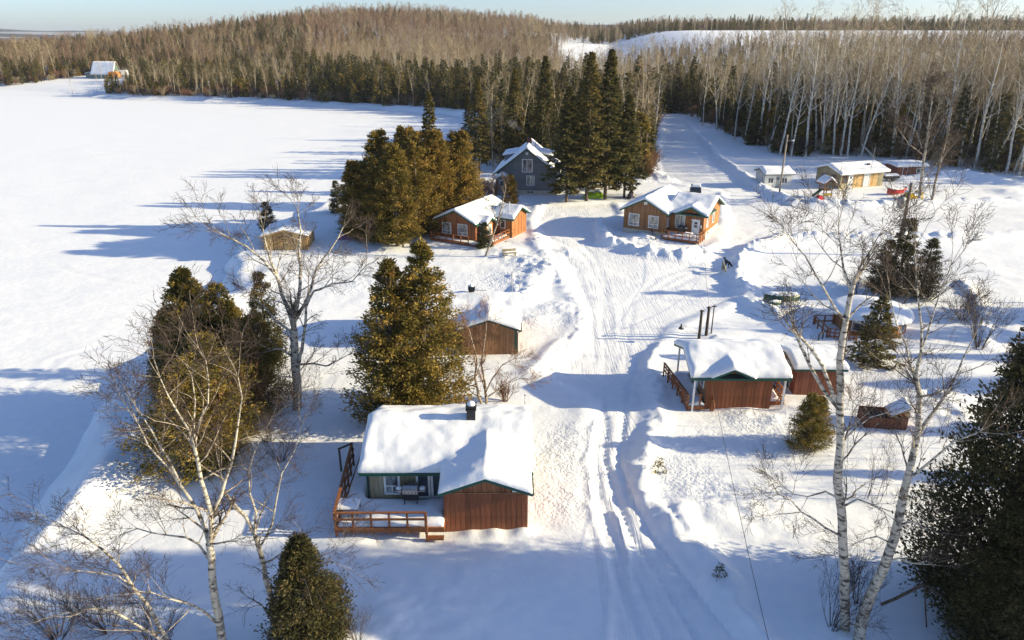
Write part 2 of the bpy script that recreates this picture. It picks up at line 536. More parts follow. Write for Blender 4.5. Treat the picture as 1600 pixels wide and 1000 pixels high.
MAT['hill_red'] = twig_var_mat('reddish_hillside_twigs', [(0.0, (0.13, 0.075, 0.055)), (0.5, (0.19, 0.115, 0.08)), (1.0, (0.24, 0.16, 0.11))])
MAT['aspen_twig'] = twig_var_mat('aspen_twigs', [(0.0, (0.25, 0.20, 0.135)), (0.35, (0.38, 0.32, 0.21)), (0.7, (0.34, 0.25, 0.165)), (1.0, (0.50, 0.43, 0.29))])
MAT['hill_twig'] = twig_var_mat('hillside_twigs', [(0.0, (0.15, 0.105, 0.075)), (0.4, (0.21, 0.145, 0.10)), (0.75, (0.27, 0.215, 0.135)), (1.0, (0.34, 0.29, 0.19))])


def aspen_bark():
    m = noise_mat('aspen_bark', (0.20, 0.17, 0.135), (0.66, 0.61, 0.51), 2.0, (1.5, 1.5, 1.2), detail=5, lo=0.30, hi=0.55)
    nt = m.node_tree; b = nt.nodes['Principled BSDF']
    src = b.inputs['Base Color'].links[0].from_socket
    oi = N(nt, 'ShaderNodeObjectInfo'); rp = ramp(nt, [(0.0, (0.40, 0.36, 0.31)), (0.35, (0.75, 0.70, 0.62)), (0.7, (1.0, 0.98, 0.92))])
    mx = N(nt, 'ShaderNodeMixRGB', blend_type='MULTIPLY'); mx.inputs[0].default_value = 1.0
    nt.links.new(oi.outputs['Random'], rp.inputs[0]); nt.links.new(src, mx.inputs[1]); nt.links.new(rp.outputs[0], mx.inputs[2])
    nt.links.new(mx.outputs[0], b.inputs['Base Color'])
    return m


MAT['aspen'] = aspen_bark()

MAT['bigbark'] = noise_mat('pale_aspen_bark', (0.26, 0.225, 0.18), (0.68, 0.63, 0.53), 1.6, (1.5, 1.5, 1.0), detail=6, lo=0.32, hi=0.52)

# ------------------------------------------------------------------ terrain
LAKE_Z = -1.5
SHORE = [(-25.5, -150), (-25.5, 20), (-26.2, 28), (-28.0, 35), (-31.8, 47), (-31.0, 55), (-31.5, 70), (-36, 84), (-37, 95), (-34, 106),
         (-30, 118), (-24, 130), (-18, 145), (-12, 170), (-9, 200), (-10, 232), (-16, 256), (-24, 268), (-60, 290), (-111, 316), (-170, 330),
         (-196, 345), (-222, 372), (-262, 396), (-330, 402), (-420, 420), (-900, 470), (-900, -150)]
ROAD = [g(*q) for q in [(945, 1000), (1150, 1000), (1075, 905), (1002, 805), (976, 735), (1006, 655), (1003, 575), (1040, 512), (1120, 478), (1165, 455),
                        (1150, 420), (1160, 385), (1230, 362), (1330, 362), (1600, 362), (1800, 366), (1800, 318), (1600, 322), (1330, 326), (1235, 322), (1190, 300), (1125, 258),
                        (1090, 212), (1066, 186), (1040, 186), (1036, 215), (1030, 250), (1040, 285), (1135, 300), (1140, 345), (1135, 382), (1100, 396), (1010, 402),
                        (940, 385), (925, 350), (965, 335), (955, 318), (850, 322), (838, 345), (850, 385), (880, 430), (908, 480), (910, 520), (880, 548), (845, 585), (935, 625), (918, 700), (924, 820)]]
ROAD = [ROAD[0], (2.6, 14.0), (8.6, 14.0)] + ROAD[1:]

RIDGES = [  # snow banks: pixel polyline, half width, height
    ([(1200, 1010), (1150, 950), (1095, 880), (1040, 810), (1005, 770), (998, 730), (1030, 660), (1028, 615), (1012, 570), (1030, 540)], 0.65, 0.34),
    ([(1060, 800), (1085, 860), (1150, 930)], 0.8, 0.3),
    ([(950, 1000), (945, 900), (925, 800), (917, 730), (930, 660)], 0.26, 0.11),
    ([(990, 920), (975, 850), (962, 800)], 0.2, 0.15),
    ([(850, 585), (875, 555), (905, 520), (908, 485), (880, 440), (850, 400), (835, 360)], 0.9, 0.22),
    ([(935, 350), (945, 378), (1000, 395), (1060, 402), (1100, 395)], 1.2, 0.75),
    ([(1165, 460), (1150, 430), (1160, 395), (1225, 372), (1320, 372), (1420, 372), (1520, 372), (1640, 368)], 1.1, 0.75),
    ([(1095, 215), (1125, 250), (1190, 296), (1240, 318), (1330, 322), (1420, 318), (1600, 316)], 1.2, 0.75),
    ([(1165, 470), (1190, 485), (1215, 500), (1260, 490)], 1.0, 0.5),
    ([(1010, 262), (1020, 275), (1045, 282)], 1.5, 0.8),
    ([(1410, 280), (1500, 278), (1600, 290)], 1.6, 0.9),
    ([(1300, 445), (1500, 440), (1530, 480), (1540, 540)], 0.8, 0.35),
    ([(815, 470), (830, 440), (850, 430)], 1.4, 0.5),
]
RUTS = [  # wheel and sled tracks: pixel polyline, half width, depth
    ([(1150, 1000), (1075, 905), (1020, 835), (985, 770), (968, 720), (975, 650), (985, 600), (995, 560)], 0.2, 0.10),
    ([(1090, 1000), (1030, 900), (985, 830), (960, 770), (945, 720), (948, 650)], 0.2, 0.10),
    ([(1000, 1000), (965, 900), (945, 830), (933, 760), (935, 690), (945, 620)], 0.2, 0.07),
    ([(1040, 1000), (995, 910), (955, 830), (945, 780)], 0.16, 0.07),
    ([(945, 650), (945, 560), (940, 450), (915, 400), (860, 370)], 0.18, 0.035),
    ([(980, 620), (978, 540), (990, 470), (1060, 430), (1160, 405), (1250, 350), (1600, 345)], 0.2, 0.035),
    ([(955, 620), (955, 520), (945, 440), (925, 395), (880, 360)], 0.18, 0.035),
    ([(1000, 470), (1110, 420), (1130, 360), (1140, 310), (1100, 250), (1055, 200)], 0.25, 0.035),
    ([(930, 560), (920, 480), (900, 420), (870, 385), (845, 350), (870, 335), (950, 328)], 0.2, 0.035),
    ([(965, 560), (975, 480), (1030, 430), (1120, 400), (1220, 345), (1420, 340)], 0.2, 0.035),
]
PILES = [  # snow heaps: pixel, radius, height
    (1000, 372, 2.2, 0.9), (1030, 392, 2.0, 0.7), (960, 380, 2.0, 0.5), (1075, 402, 1.6, 0.5), (830, 410, 2.5, 0.8), (850, 425, 2.0, 0.7), (870, 480, 1.5, 0.45),
    (880, 395, 2.2, 0.55), (780, 398, 2.5, 0.5), (840, 380, 2.0, 0.6), (800, 436, 2.0, 0.5), (835, 500, 1.2, 0.4), (1020, 360, 1.5, 0.6), (1230, 478, 1.8, 0.6), (1210, 490, 1.5, 0.5),
    (480, 312, 2.6, 1.0), (440, 335, 2.6, 0.9), (520, 300, 2.4, 0.9), (940, 272, 4.0, 0.9), (1005, 280, 3.5, 0.8), (1470, 275, 3.0, 1.0), (1530, 280, 3.5, 1.1), (1580, 300, 3.0, 0.8), (1120, 535, 1.6, 0.5),
    (1240, 645, 1.1, 0.4), (1160, 648, 1.2, 0.3), (1205, 655, 0.9, 0.3), (815, 832, 0.7, 0.3), (770, 836, 0.6, 0.25), (735, 838, 0.6, 0.2), (560, 836, 0.9, 0.3), (620, 838, 0.9, 0.25),
    (1100, 870, 0.9, 0.35), (1130, 905, 0.9, 0.4), (1060, 825, 0.8, 0.35), (1020, 700, 0.8, 0.4), (700, 940, 2.5, 0.25), (585, 965, 2.0, 0.35), (1335, 985, 1.0, 0.3), (1150, 790, 3.0, 0.3),
    (1500, 660, 2.0, 0.5), (1460, 620, 2.0, 0.5), (1290, 320, 2.5, 0.5), (1350, 325, 2.5, 0.4), (180, 760, 2.0, 0.35), (60, 850, 1.4, 0.3),
]
ROUGH = [  # trodden snow: pixel, radius
    (870, 720, 3.0), (865, 780, 2.2), (890, 690, 2.2), (850, 500, 3.5), (1030, 395, 5.0), (830, 420, 5.0), (1110, 690, 2.0), (780, 440, 4.5), (640, 430, 4.0), (560, 440, 5.0),
    (1060, 740, 2.5), (1090, 760, 2.0), (120, 800, 2.2), (1230, 480, 4.0), (1180, 655, 2.5), (520, 400, 4), (1440, 300, 8), (1340, 320, 9), (100, 470, 9), (250, 470, 8),
]


def terrain_z(x, y):
    x = np.asarray(x, float); y = np.asarray(y, float)
    sl = sdf(x, y, SHORE)                                # negative on the lake
    sl = sl + 2.4 * fbm(x / 8, y / 8, 55, 3) * (y < 330)
    z = 0.16 * fbm(x / 7, y / 7, 3) + 0.055 * fbm(x / 1.9, y / 1.9, 8, 2)
    # wind-built scallops along the bank
    z = z + 0.55 * np.exp(-((sl - 3.0) / 1.6) ** 2) * (0.4 + 2.0 * fbm(x / 6, y / 6, 21, 2))
    near = (y < 240) & (y > 5) & (np.abs(x) < 170)
    if near.any():
        xs, ys = x[near], y[near]
        add = np.zeros(xs.shape)
        rs = sdf(xs, ys, ROAD)
        m = 1 - sstep(-0.6, 0.4, rs)
        bank = np.exp(-((rs - 0.9) / 0.8) ** 2) * (0.08 + 0.22 * np.clip(0.5 + fbm(xs / 3.2, ys / 3.2, 31), 0, 1)) * sstep(26, 60, ys)
        lump = 0.55 + 0.9 * np.clip(0.5 + fbm(xs / 0.9, ys / 0.9, 41, 3), 0, 1.2)
        for pl, w, h in RIDGES:
            pts = [g(*q) for q in pl]
            d = seg_dist(xs + 0.35 * fbm(xs / 1.6, ys / 1.6, 77, 2), ys, pts)
            bank = np.maximum(bank, h * np.exp(-(d / w) ** 2) * (lump if w > 0.5 else 0.75 + 0.35 * lump))
        for px, py, r, h in PILES:
            cx, cy = g(px, py)
            d2 = ((xs - cx) ** 2 + (ys - cy) ** 2) / r ** 2
            bank = bank + 0.6 * h * np.exp(-d2) * (0.6 + 0.8 * np.clip(0.5 + fbm(xs / 0.8, ys / 0.8, 51, 3), 0, 1.2))
        add += bank - 0.12 * m
        for pl, w, dep in RUTS:
            pts = [g(*q) for q in pl]
            d = seg_dist(xs + 0.12 * fbm(xs / 3, ys / 3, 66, 2), ys, pts)
            wf = w * np.clip(ys / 40, 1, 2)
            tread = 1 + 0.2 * np.sign(np.sin(ys * 2 * math.pi / 0.5)) * (ys < 60)
            add += -dep * np.exp(-(d / wf) ** 2) * tread + 0.25 * dep * np.exp(-((d - 2 * wf) / (0.8 * wf)) ** 2) * (1 + 0.8 * fbm(xs / 0.5, ys / 0.5, 67, 2))
        ex = np.zeros(xs.shape)
        for px, py, r in ROUGH:
            cx, cy = g(px, py)
            ex = np.maximum(ex, np.exp(-((xs - cx) ** 2 + (ys - cy) ** 2) / r ** 2))
        add += 0.075 * ex * fbm(xs / 0.45, ys / 0.45, 91, 2)
        z[near] += add
    # lake basin
    z = z * sstep(-1.0, 2.0, sl) - 2.6 * (1 - sstep(-2.6, 2.6, sl))
    # far ground
    rise = 30 * sstep(250, 680, y) * sstep(10, 160, x) 
    hx = np.where(x < -165, (x + 165) / 200, (x + 165) / 360)
    hill = 43 * np.exp(-hx ** 2) * sstep(360, 930, y) * (1 + 0.25 * fbm(x / 160, y / 160, 5, 2))
    far = 18 * sstep(1100, 2600, y) + (34 + 34 * fbm(x / 900, y / 900, 15, 3)) * sstep(2200, 4200, y) + 9 * sstep(450, 800, y) * sstep(-50, -400, x) * fbm(x / 200, y / 200, 9, 2)
    left = 2 * sstep(0, 60, sl) * sstep(300, 420, y) * sstep(0, -120, x)
    z = z + np.maximum(rise, hill) + far + left
    return z


def th(x, y):
    return float(terrain_z(np.array([x]), np.array([y]))[0])


def axis_steps(spans, lo_end, hi_end, grow):
    """spans: list of (start, stop, step) joined; then growing steps out to lo_end and hi_end"""
    a = []
    for s, e, st in spans:
        a += list(np.arange(s, e, st))
    a.append(spans[-1][1])
    st = spans[-1][2]
    v = a[-1]
    while v < hi_end:
        st *= grow; v += st; a.append(v)
    st = spans[0][2]; v = a[0]
    pre = []
    while v > lo_end:
        st *= grow; v -= st; pre.append(v)
    return np.array(pre[::-1] + a)


gx = axis_steps([(-34, -26, 0.34), (-26, 34, 0.17), (34, 60, 0.34), (60, 110, 0.8)], -7000, 7000, 1.07)
gy = axis_steps([(14, 22, 0.3), (22, 48, 0.14), (48, 75, 0.24), (75, 130, 0.42), (130, 240, 1.1)], -160, 9000, 1.05)
X, Y = np.meshgrid(gx, gy)
Z = np.empty_like(X)
for i0 in range(0, len(gy), 40):
    Z[i0:i0 + 40] = terrain_z(X[i0:i0 + 40], Y[i0:i0 + 40])
nx, ny = len(gx), len(gy)
V = np.stack([X, Y, Z], 2).reshape(-1, 3)
idx = np.arange(nx * ny).reshape(ny, nx)
F = np.stack([idx[:-1, :-1], idx[:-1, 1:], idx[1:, 1:], idx[1:, :-1]], 2).reshape(-1, 4)
xc = V[F[:, 0], 0] * 0.5 + V[F[:, 2], 0] * 0.5; yc = V[F[:, 0], 1] * 0.5 + V[F[:, 2], 1] * 0.5
on_road = inside(xc, yc, ROAD)
FIELD = [(38, 490), (430, 545), (470, 700), (300, 735), (60, 700), (20, 560)]
rough = np.zeros(len(V))
for px, py, r in ROUGH:
    cx, cy = g(px, py)
    rough = np.maximum(rough, np.exp(-((V[:, 0] - cx) ** 2 + (V[:, 1] - cy) ** 2) / r ** 2))
rough = np.clip(rough + 0.12, 0, 1)
clear = sstep(-0.05, 0.12, fbm(V[:, 0] / 500, V[:, 1] / 260, 19, 2) - 0.28)
woods = np.maximum(sstep(900, 1150, V[:, 1]), sstep(520, 700, V[:, 1]) * sstep(-330, -480, V[:, 0])) * (1 - clear)
woods = np.maximum(woods, 0.55 * sstep(400, 560, V[:, 1]) * (V[:, 0] < 40))
woods = np.where(inside(V[:, 0], V[:, 1], FIELD), 0, woods)


def sheet(name, faces, mat):
    used = np.unique(faces)
    remap = np.full(len(V), -1); remap[used] = np.arange(len(used))
    me = build_mesh(name, [(V[used], remap[faces], 0, None)], [mat], smooth=True)
    for an, arr in (('rough', rough), ('woods', woods)):
        at = me.attributes.new(an, 'FLOAT', 'POINT')
        at.data.foreach_set('value', arr[used].astype(np.float32))
    return tag(link(name, me), kind='structure')


sheet('snow_ground', F[~on_road], MAT['snow'])
sheet('snow_road', F[on_road], MAT['snow_road'])

# the frozen lake, a sheet of its own
lx = axis_steps([(-120, -55, 1.2), (-55, -20, 0.5), (-20, 4, 1.5)], -920, 8, 1.12)
ly = axis_steps([(16, 130, 0.5), (130, 330, 1.6)], -160, 500, 1.15)
LX, LY = np.meshgrid(lx, ly)
LZ = LAKE_Z + 0.09 * fbm(LX / 9, LY / 4, 13, 3) + 0.045 * fbm(LX / 1.9, LY / 1.3, 14, 2)
for pl, w, dep in [([(0, 345), (60, 395), (110, 425), (180, 440), (250, 450)], 0.25, 0.10), ([(0, 385), (40, 400), (60, 420)], 0.2, 0.08), ([(0, 292), (100, 284), (165, 268), (150, 262)], 0.5, 0.09),
                   ([(160, 283), (420, 270)], 0.5, 0.06), ([(30, 502), (220, 503)], 0.3, 0.10), ([(0, 640), (90, 560), (160, 540)], 0.3, 0.08)]:
    d = seg_dist(LX, LY, [g(*q, z=LAKE_Z) for q in pl])
    LZ += -dep * np.exp(-(d / w) ** 2) + 0.5 * dep * np.exp(-((d - 2 * w) / w) ** 2)
li = np.arange(LX.size).reshape(LX.shape)
LF = np.stack([li[:-1, :-1], li[:-1, 1:], li[1:, 1:], li[1:, :-1]], 2).reshape(-1, 4)
lme = build_mesh('frozen_lake', [(np.stack([LX, LY, LZ], 2).reshape(-1, 3), LF, 0, None)], [MAT['snow_lake']], smooth=True)
tag(link('frozen_lake', lme), kind='structure')

# ------------------------------------------------------------------ trees
def leaf_diamonds(P, D, S, L, W):
    """diamond leaf sprays: base P, direction D, sideways S, length L, half width W"""
    L = L[:, None]; W = W[:, None]
    v = np.stack([P, P + D * L * 0.45 + S * W, P + D * L, P + D * L * 0.45 - S * W], 1).reshape(-1, 3)
    f = (np.arange(len(P)) * 4)[:, None] + np.arange(4)[None, :]
    return v, f


def unit(a):
    return a / (np.linalg.norm(a, axis=-1, keepdims=True) + 1e-9)


def cedar_parts(seed, h, rad, n, leaf=0.3, tops=1, loose=0.0, low=0.02, blunt=0.62):
    """arborvitae: a pointed egg of upswept branches that end in flat sprays"""
    r = np.random.default_rng(seed)
    nb = max(40, n // 75) if n > 5000 else max(40, n // 42)
    per = n // nb
    P, D, S, T, trunk = [], [], [], [], []
    lobe = r.uniform(0, 6.28, 4)
    for tp in range(tops):
        ox, oy = ((0, 0) if tops == 1 else (rad * 0.28 * math.cos(lobe[3] + tp * 3.1), rad * 0.28 * math.sin(lobe[3] + tp * 3.1)))
        hh = h * (1.0 if tp == 0 else r.uniform(0.82, 0.95))
        trunk.append((ox * 0.3, oy * 0.3, 0, ox, oy, hh * 0.55, 0.022 * h, 0.012 * h)); trunk.append((ox, oy, hh * 0.55, ox, oy, hh * 0.93, 0.012 * h, 0.003 * h))
        m = nb // tops
        t = r.uniform(0, 1, m) ** 1.25 * (0.98 - low) + low
        az = r.uniform(0, 6.283, m)
        prof = rad * np.minimum(1, ((t + 0.10) / 0.22)) ** 0.6 * (1 - t) ** blunt * (1 + 0.09 * np.sin(az * 2 + lobe[0]) + 0.08 * np.sin(az * 3 + lobe[1] + t * 5))
        ln = prof * r.uniform(0.80, 1.10, m)
        for i in range(m):
            dirh = np.array([math.cos(az[i]), math.sin(az[i]), 0])
            zb = t[i] * hh
            up = 0.35 + 0.5 * t[i]
            tip = np.array([ox, oy, zb]) + dirh * ln[i] + np.array([0, 0, up * ln[i] * 0.45])
            base = np.array([ox, oy, max(0.1, zb - 0.15 * ln[i])])
            if i % 3 == 0:
                trunk.append((*base, *(base * 0.35 + tip * 0.65), 0.02 + 0.006 * ln[i], 0.008))
            q = r.beta(2.2, 1.1, per)
            cl = 0.085 * ln[i] + 0.11
            pts = base + (tip - base) * q[:, None] + r.normal(0, 1, (per, 3)) * np.array([cl, cl, cl * 0.9]) * (0.55 + 0.5 * (1 - q[:, None]))
            d = unit(dirh * r.uniform(0.3, 1.0, (per, 1)) + np.array([0, 0, 0.55]) * r.uniform(-0.3, 1.3, (per, 1)) + r.normal(0, 0.36, (per, 3)))
            s = unit(np.cross(d, r.normal(0, 1, (per, 3))))
            P.append(pts); D.append(d); S.append(s)
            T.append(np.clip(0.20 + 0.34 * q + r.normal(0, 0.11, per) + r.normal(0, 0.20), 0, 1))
    P, D, S, T = map(np.concatenate, (P, D, S, T))
    keep = P[:, 2] > 0.05
    P, D, S, T = P[keep], D[keep], S[keep], T[keep]
    L = leaf * r.uniform(0.6, 1.35, len(P)); W = L * r.uniform(0.13, 0.25, len(P))
    v, f = leaf_diamonds(P, D, S, L, W)
    return (v, f, 0, np.repeat(T, 4)), tubes(trunk, 6)


def spruce_parts(seed, h, rad, n, leaf=0.45, bare=0.08, ragged=0.3, droop=0.35, sides=6):
    """spruce or fir: whorls of drooping boughs with hanging needle sprays"""
    r = np.random.default_rng(seed)
    nb = max(24, int(n / 85)) if n > 3000 else max(24, int(n / 34))
    per = max(6, n // nb)
    trunk = [(0, 0, -0.3, 0, 0, h * 0.5, 0.013 * h, 0.008 * h), (0, 0, h * 0.5, 0, 0, h, 0.008 * h, 0.001 * h)]
    P, D, S, T = [], [], [], []
    t = bare + (1 - bare) * np.linspace(0, 0.985, nb) ** 0.92
    az = np.arange(nb) * 2.399 + r.normal(0, 0.35, nb)
    for i in range(nb):
        ln = rad * min(1.0, 0.55 + (t[i] - bare) * 3.2) * (1 - t[i]) ** 0.88 * r.uniform(1 - ragged, 1 + ragged * 0.6) + 0.12
        dh = np.array([math.cos(az[i]), math.sin(az[i]), 0]); sd = np.array([-dh[1], dh[0], 0])
        dr = droop * (1.15 - t[i])
        base = np.array([0, 0, t[i] * h])
        q = np.sqrt(r.uniform(0.03, 1, per))
        zz = -dr * ln * (q - 0.35 * q ** 3)
        pts = base + dh * (q * ln)[:, None] + np.array([0, 0, 1.0]) * zz[:, None]
        lat = r.uniform(-1, 1, per) * (0.30 * ln * (1.05 - 0.75 * q) + 0.05)
        pts = pts + sd * lat[:, None] + np.array([0, 0, 1.0]) * (-0.25 * np.abs(lat) - r.uniform(0, 0.12, per) * leaf)[:, None]
        d = unit(dh * r.uniform(0.3, 1.0, (per, 1)) + sd * (np.sign(lat) * r.uniform(0.2, 0.9, per))[:, None] + np.array([0, 0, -0.45]) * r.uniform(-0.5, 1.4, (per, 1)) + r.normal(0, 0.2, (per, 3)))
        s = unit(np.cross(d, r.normal(0, 0.6, (per, 3)) + np.array([0, 0, 1.0])))
        P.append(pts); D.append(d); S.append(s)
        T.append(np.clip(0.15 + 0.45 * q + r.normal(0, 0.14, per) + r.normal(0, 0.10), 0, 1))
        if i % 2 == 0:
            trunk.append((*base, *(base + dh * ln * 0.7 + np.array([0, 0, -dr * ln * 0.5])), 0.015 + 0.008 * ln, 0.006))
    P, D, S, T = map(np.concatenate, (P, D, S, T))
    L = leaf * r.uniform(0.6, 1.3, len(P)) * np.clip(1.2 - 0.5 * P[:, 2] / h, 0.6, 1.2); W = L * r.uniform(0.14, 0.27, len(P))
    v, f = leaf_diamonds(P, D, S, L, W)
    return (v, f, 0, np.repeat(T, 4)), tubes(trunk, sides)


def nrm(d):
    l = math.sqrt(d[0] * d[0] + d[1] * d[1] + d[2] * d[2]) + 1e-9
    return (d[0] / l, d[1] / l, d[2] / l)


def side_dir(d, ang, rr):
    ax = nrm((rr.gauss(0, 1), rr.gauss(0, 1), rr.gauss(0, 1)))
    c = (d[1] * ax[2] - d[2] * ax[1], d[2] * ax[0] - d[0] * ax[2], d[0] * ax[1] - d[1] * ax[0])
    c = nrm(c)
    ca, sa = math.cos(ang), math.sin(ang)
    return nrm((d[0] * ca + c[0] * sa, d[1] * ca + c[1] * sa, d[2] * ca + c[2] * sa))


def grow(out, p, d, L, r, lev, cfg, rr):
    n = cfg['nseg'][lev]; j = cfg['jit'][lev]; up = cfg['up'][lev]; rmin = cfg['rmin']
    st = L / n
    for s in range(n):
        t = (s + 1) / n
        d = nrm((d[0] + rr.uniform(-j, j), d[1] + rr.uniform(-j, j), d[2] + rr.uniform(-j, j) + up))
        q = (p[0] + d[0] * st, p[1] + d[1] * st, p[2] + d[2] * st)
        ra = max(rmin, r * (1 - 0.85 * s / n)); rb = max(rmin * 0.8, r * (1 - 0.85 * t))
        out.append((lev, *p, *q, ra, rb))
        if lev < cfg['max'] and t >= cfg['t0'][lev]:
            k = cfg['nc'][lev]
            k = int(k) + (1 if rr.random() < k - int(k) else 0)
            for c in range(k):
                cd = side_dir(d, rr.uniform(*cfg['ang']), rr)
                grow(out, q, cd, L * cfg['ls'][lev] * (1.15 - 0.6 * t) * rr.uniform(0.6, 1.25), max(rmin, rb * 0.6), lev + 1, cfg, rr)
        p = q


def limb_tree(limbs, cfg, seed):
    """limbs: list of (points, r0, r1, thick?) given in 3-D; side branches and twigs grow from them"""
    rr = random.Random(seed)
    out = []
    for pts, r0, r1, dens in limbs:
        # resample with a slight wander
        n = len(pts) - 1
        for i in range(n):
            a, b = pts[i], pts[i + 1]
            ra = r0 + (r1 - r0) * i / n; rb = r0 + (r1 - r0) * (i + 1) / n
            L = math.dist(a, b)
            k = max(1, int(L / 0.55))
            prev = a
            for s in range(k):
                f = (s + 1) / k
                w = 0.05 * L / k if s < k - 1 else 0
                q = tuple(a[c] + (b[c] - a[c]) * f + rr.uniform(-w, w) for c in range(3))
                dd = nrm(tuple(q[c] - prev[c] for c in range(3)))
                e = tuple(q[c] + dd[c] * 0.02 for c in range(3))
                x0 = ra + (rb - ra) * s / k; x1 = ra + (rb - ra) * f
                out.append((0, *prev, *e, x0, x1))
                pos = (i + f) / n
                for _c in range(int(dens * (0.3 + 1.1 * pos) * 1.7 + rr.random())):
                    cd = side_dir(dd, rr.uniform(0.55, 1.15), rr)
                    grow(out, q, cd, cfg['len1'] * rr.uniform(0.5, 1.3) * (1.1 - 0.35 * pos), min(x1 * 0.55, 0.05), 1, cfg, rr)
                prev = q
        a, b = pts[-2], pts[-1]
        dd = nrm(tuple(b[c] - a[c] for c in range(3)))
        for c in range(3):
            grow(out, b, side_dir(dd, rr.uniform(0.1, 0.6), rr), cfg['len1'] * rr.uniform(0.6, 1.1), max(r1 * 0.75, 0.012), 1, cfg, rr)
    return np.array(out)


def split_levels(out, thick=1):
    lv = out[:, 0]
    return out[lv == 0][:, 1:], out[(lv >= 1) & (lv <= thick)][:, 1:], out[lv > thick][:, 1:]


TREES = {}


def tree_proto(key, name, crown_mesh, trunk_mesh, crown_name='crown'):
    TREES[key] = (name, [(crown_name, crown_mesh), ('trunk', trunk_mesh)])


def plant(key, x, y, sc=1.0, rz=0.0, label=None, cat='tree', group=None, name=None, dz=-0.05, z=None, lean=None):
    nm, parts = TREES[key]
    o = thing(name or nm, label, cat, (x, y, (th(x, y) if z is None else z) + dz), rz, group)
    o.scale = (sc, sc, sc) if not isinstance(sc, tuple) else sc
    if lean:
        o.rotation_euler = (lean[0], lean[1], rz)
    for pn, me in parts:
        po = link(pn, me, o)
        if pn in ('branches', 'twigs'): po['kind'] = 'stuff'
    return o


def conifer_proto(key, name, parts, mat):
    lf, (tv, tf) = parts
    tree_proto(key, name, build_mesh(name + '_crown', [lf], [MAT[mat]]), build_mesh(name + '_trunk', [(tv, tf, 0, None)], [MAT['bark']], smooth=True))


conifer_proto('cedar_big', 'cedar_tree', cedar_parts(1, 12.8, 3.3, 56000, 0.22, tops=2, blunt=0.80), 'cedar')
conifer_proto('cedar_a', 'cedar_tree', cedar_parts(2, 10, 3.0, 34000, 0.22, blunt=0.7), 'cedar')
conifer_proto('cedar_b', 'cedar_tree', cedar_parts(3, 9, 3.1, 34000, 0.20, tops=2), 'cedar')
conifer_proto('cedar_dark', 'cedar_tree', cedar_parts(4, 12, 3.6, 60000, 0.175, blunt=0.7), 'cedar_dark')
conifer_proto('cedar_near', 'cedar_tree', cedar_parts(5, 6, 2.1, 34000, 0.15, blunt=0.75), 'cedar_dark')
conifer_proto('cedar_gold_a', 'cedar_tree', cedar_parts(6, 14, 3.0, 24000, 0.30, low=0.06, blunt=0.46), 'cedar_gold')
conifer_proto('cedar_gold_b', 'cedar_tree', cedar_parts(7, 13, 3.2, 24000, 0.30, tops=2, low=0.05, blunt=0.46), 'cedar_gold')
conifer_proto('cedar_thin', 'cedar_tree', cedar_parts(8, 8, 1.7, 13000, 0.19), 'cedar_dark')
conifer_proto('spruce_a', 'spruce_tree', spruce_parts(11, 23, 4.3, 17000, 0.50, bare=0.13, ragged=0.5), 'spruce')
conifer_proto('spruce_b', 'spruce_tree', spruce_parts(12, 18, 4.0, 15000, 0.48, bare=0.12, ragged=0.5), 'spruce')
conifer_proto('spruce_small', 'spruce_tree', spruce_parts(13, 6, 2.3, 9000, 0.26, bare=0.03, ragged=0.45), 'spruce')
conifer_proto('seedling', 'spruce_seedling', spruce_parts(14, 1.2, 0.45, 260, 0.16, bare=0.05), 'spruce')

CFG_BIRCH = dict(nseg=[6, 5, 4, 3], jit=[0.1, 0.22, 0.30, 0.35], up=[0.05, 0.05, 0.03, 0.0], t0=[0.3, 0.3, 0.2, 0], nc=[1, 1.9, 1.7, 0], ls=[0.5, 0.58, 0.62, 0.5], ang=(0.4, 0.95), max=3, rmin=0.0065, len1=2.5)


def birch(name, label, base, limbs, seed, cfg=CFG_BIRCH, cat='birch', twig='twig', group=None, bark='birch', sides=8):
    """limbs in world coordinates; base = (x, y)"""
    bx, by = base
    bz = th(bx, by)
    loc = [([(p[0] - bx, p[1] - by, p[2] - bz) for p in pts], r0, r1, dn) for pts, r0, r1, dn in limbs]
    out = limb_tree(loc, cfg, seed)
    a, b, c = split_levels(out)
    o = thing(name, label, cat, (bx, by, bz), 0, group)
    for pn, seg, k, mt in (('trunk', a, sides, bark), ('branches', b, 5, 'limb' if twig == 'twig' else twig), ('twigs', c, 3, twig)):
        if len(seg):
            v, f = tubes(seg, k)
            po = link(pn, build_mesh(name + '_' + pn, [(v, f, 0, None)], [MAT[mt]], smooth=(k > 3)), o)
            if pn != 'trunk': po['kind'] = 'stuff'
    return o


def pl(pts, Y, dy=0.0):
    """pixel polyline on the upright plane y = Y, drifting dy in depth towards its tip"""
    n = max(1, len(pts) - 1)
    return [hz(q[0], q[1], Y + dy * i / n) for i, q in enumerate(pts)]


# forest variants: straight pale aspens with the crown high up
CFG_ASPEN = dict(nseg=[10, 4, 3, 2], jit=[0.055, 0.2, 0.3, 0.35], up=[0.03, 0.14, 0.04, 0], t0=[0.42, 0.3, 0.3, 0], nc=[2.5, 1.3, 1.2, 0], ls=[0.30, 0.52, 0.6, 0.5], ang=(0.5, 1.05), max=3, rmin=0.015)
CFG_FAR = dict(nseg=[6, 3, 2], jit=[0.05, 0.2, 0.3], up=[0.03, 0.18, 0.1], t0=[0.3, 0.3, 0], nc=[3.2, 1.7, 0], ls=[0.36, 0.62, 0.5], ang=(0.4, 0.85), max=2, rmin=0.035)


def aspen_parts(seed, h, r, cfg):
    rr = random.Random(seed)
    out = []
    grow(out, (0, 0, -0.3), nrm((rr.uniform(-.05, .05), rr.uniform(-.05, .05), 1)), h, r, 0, cfg, rr)
    return np.array(out)


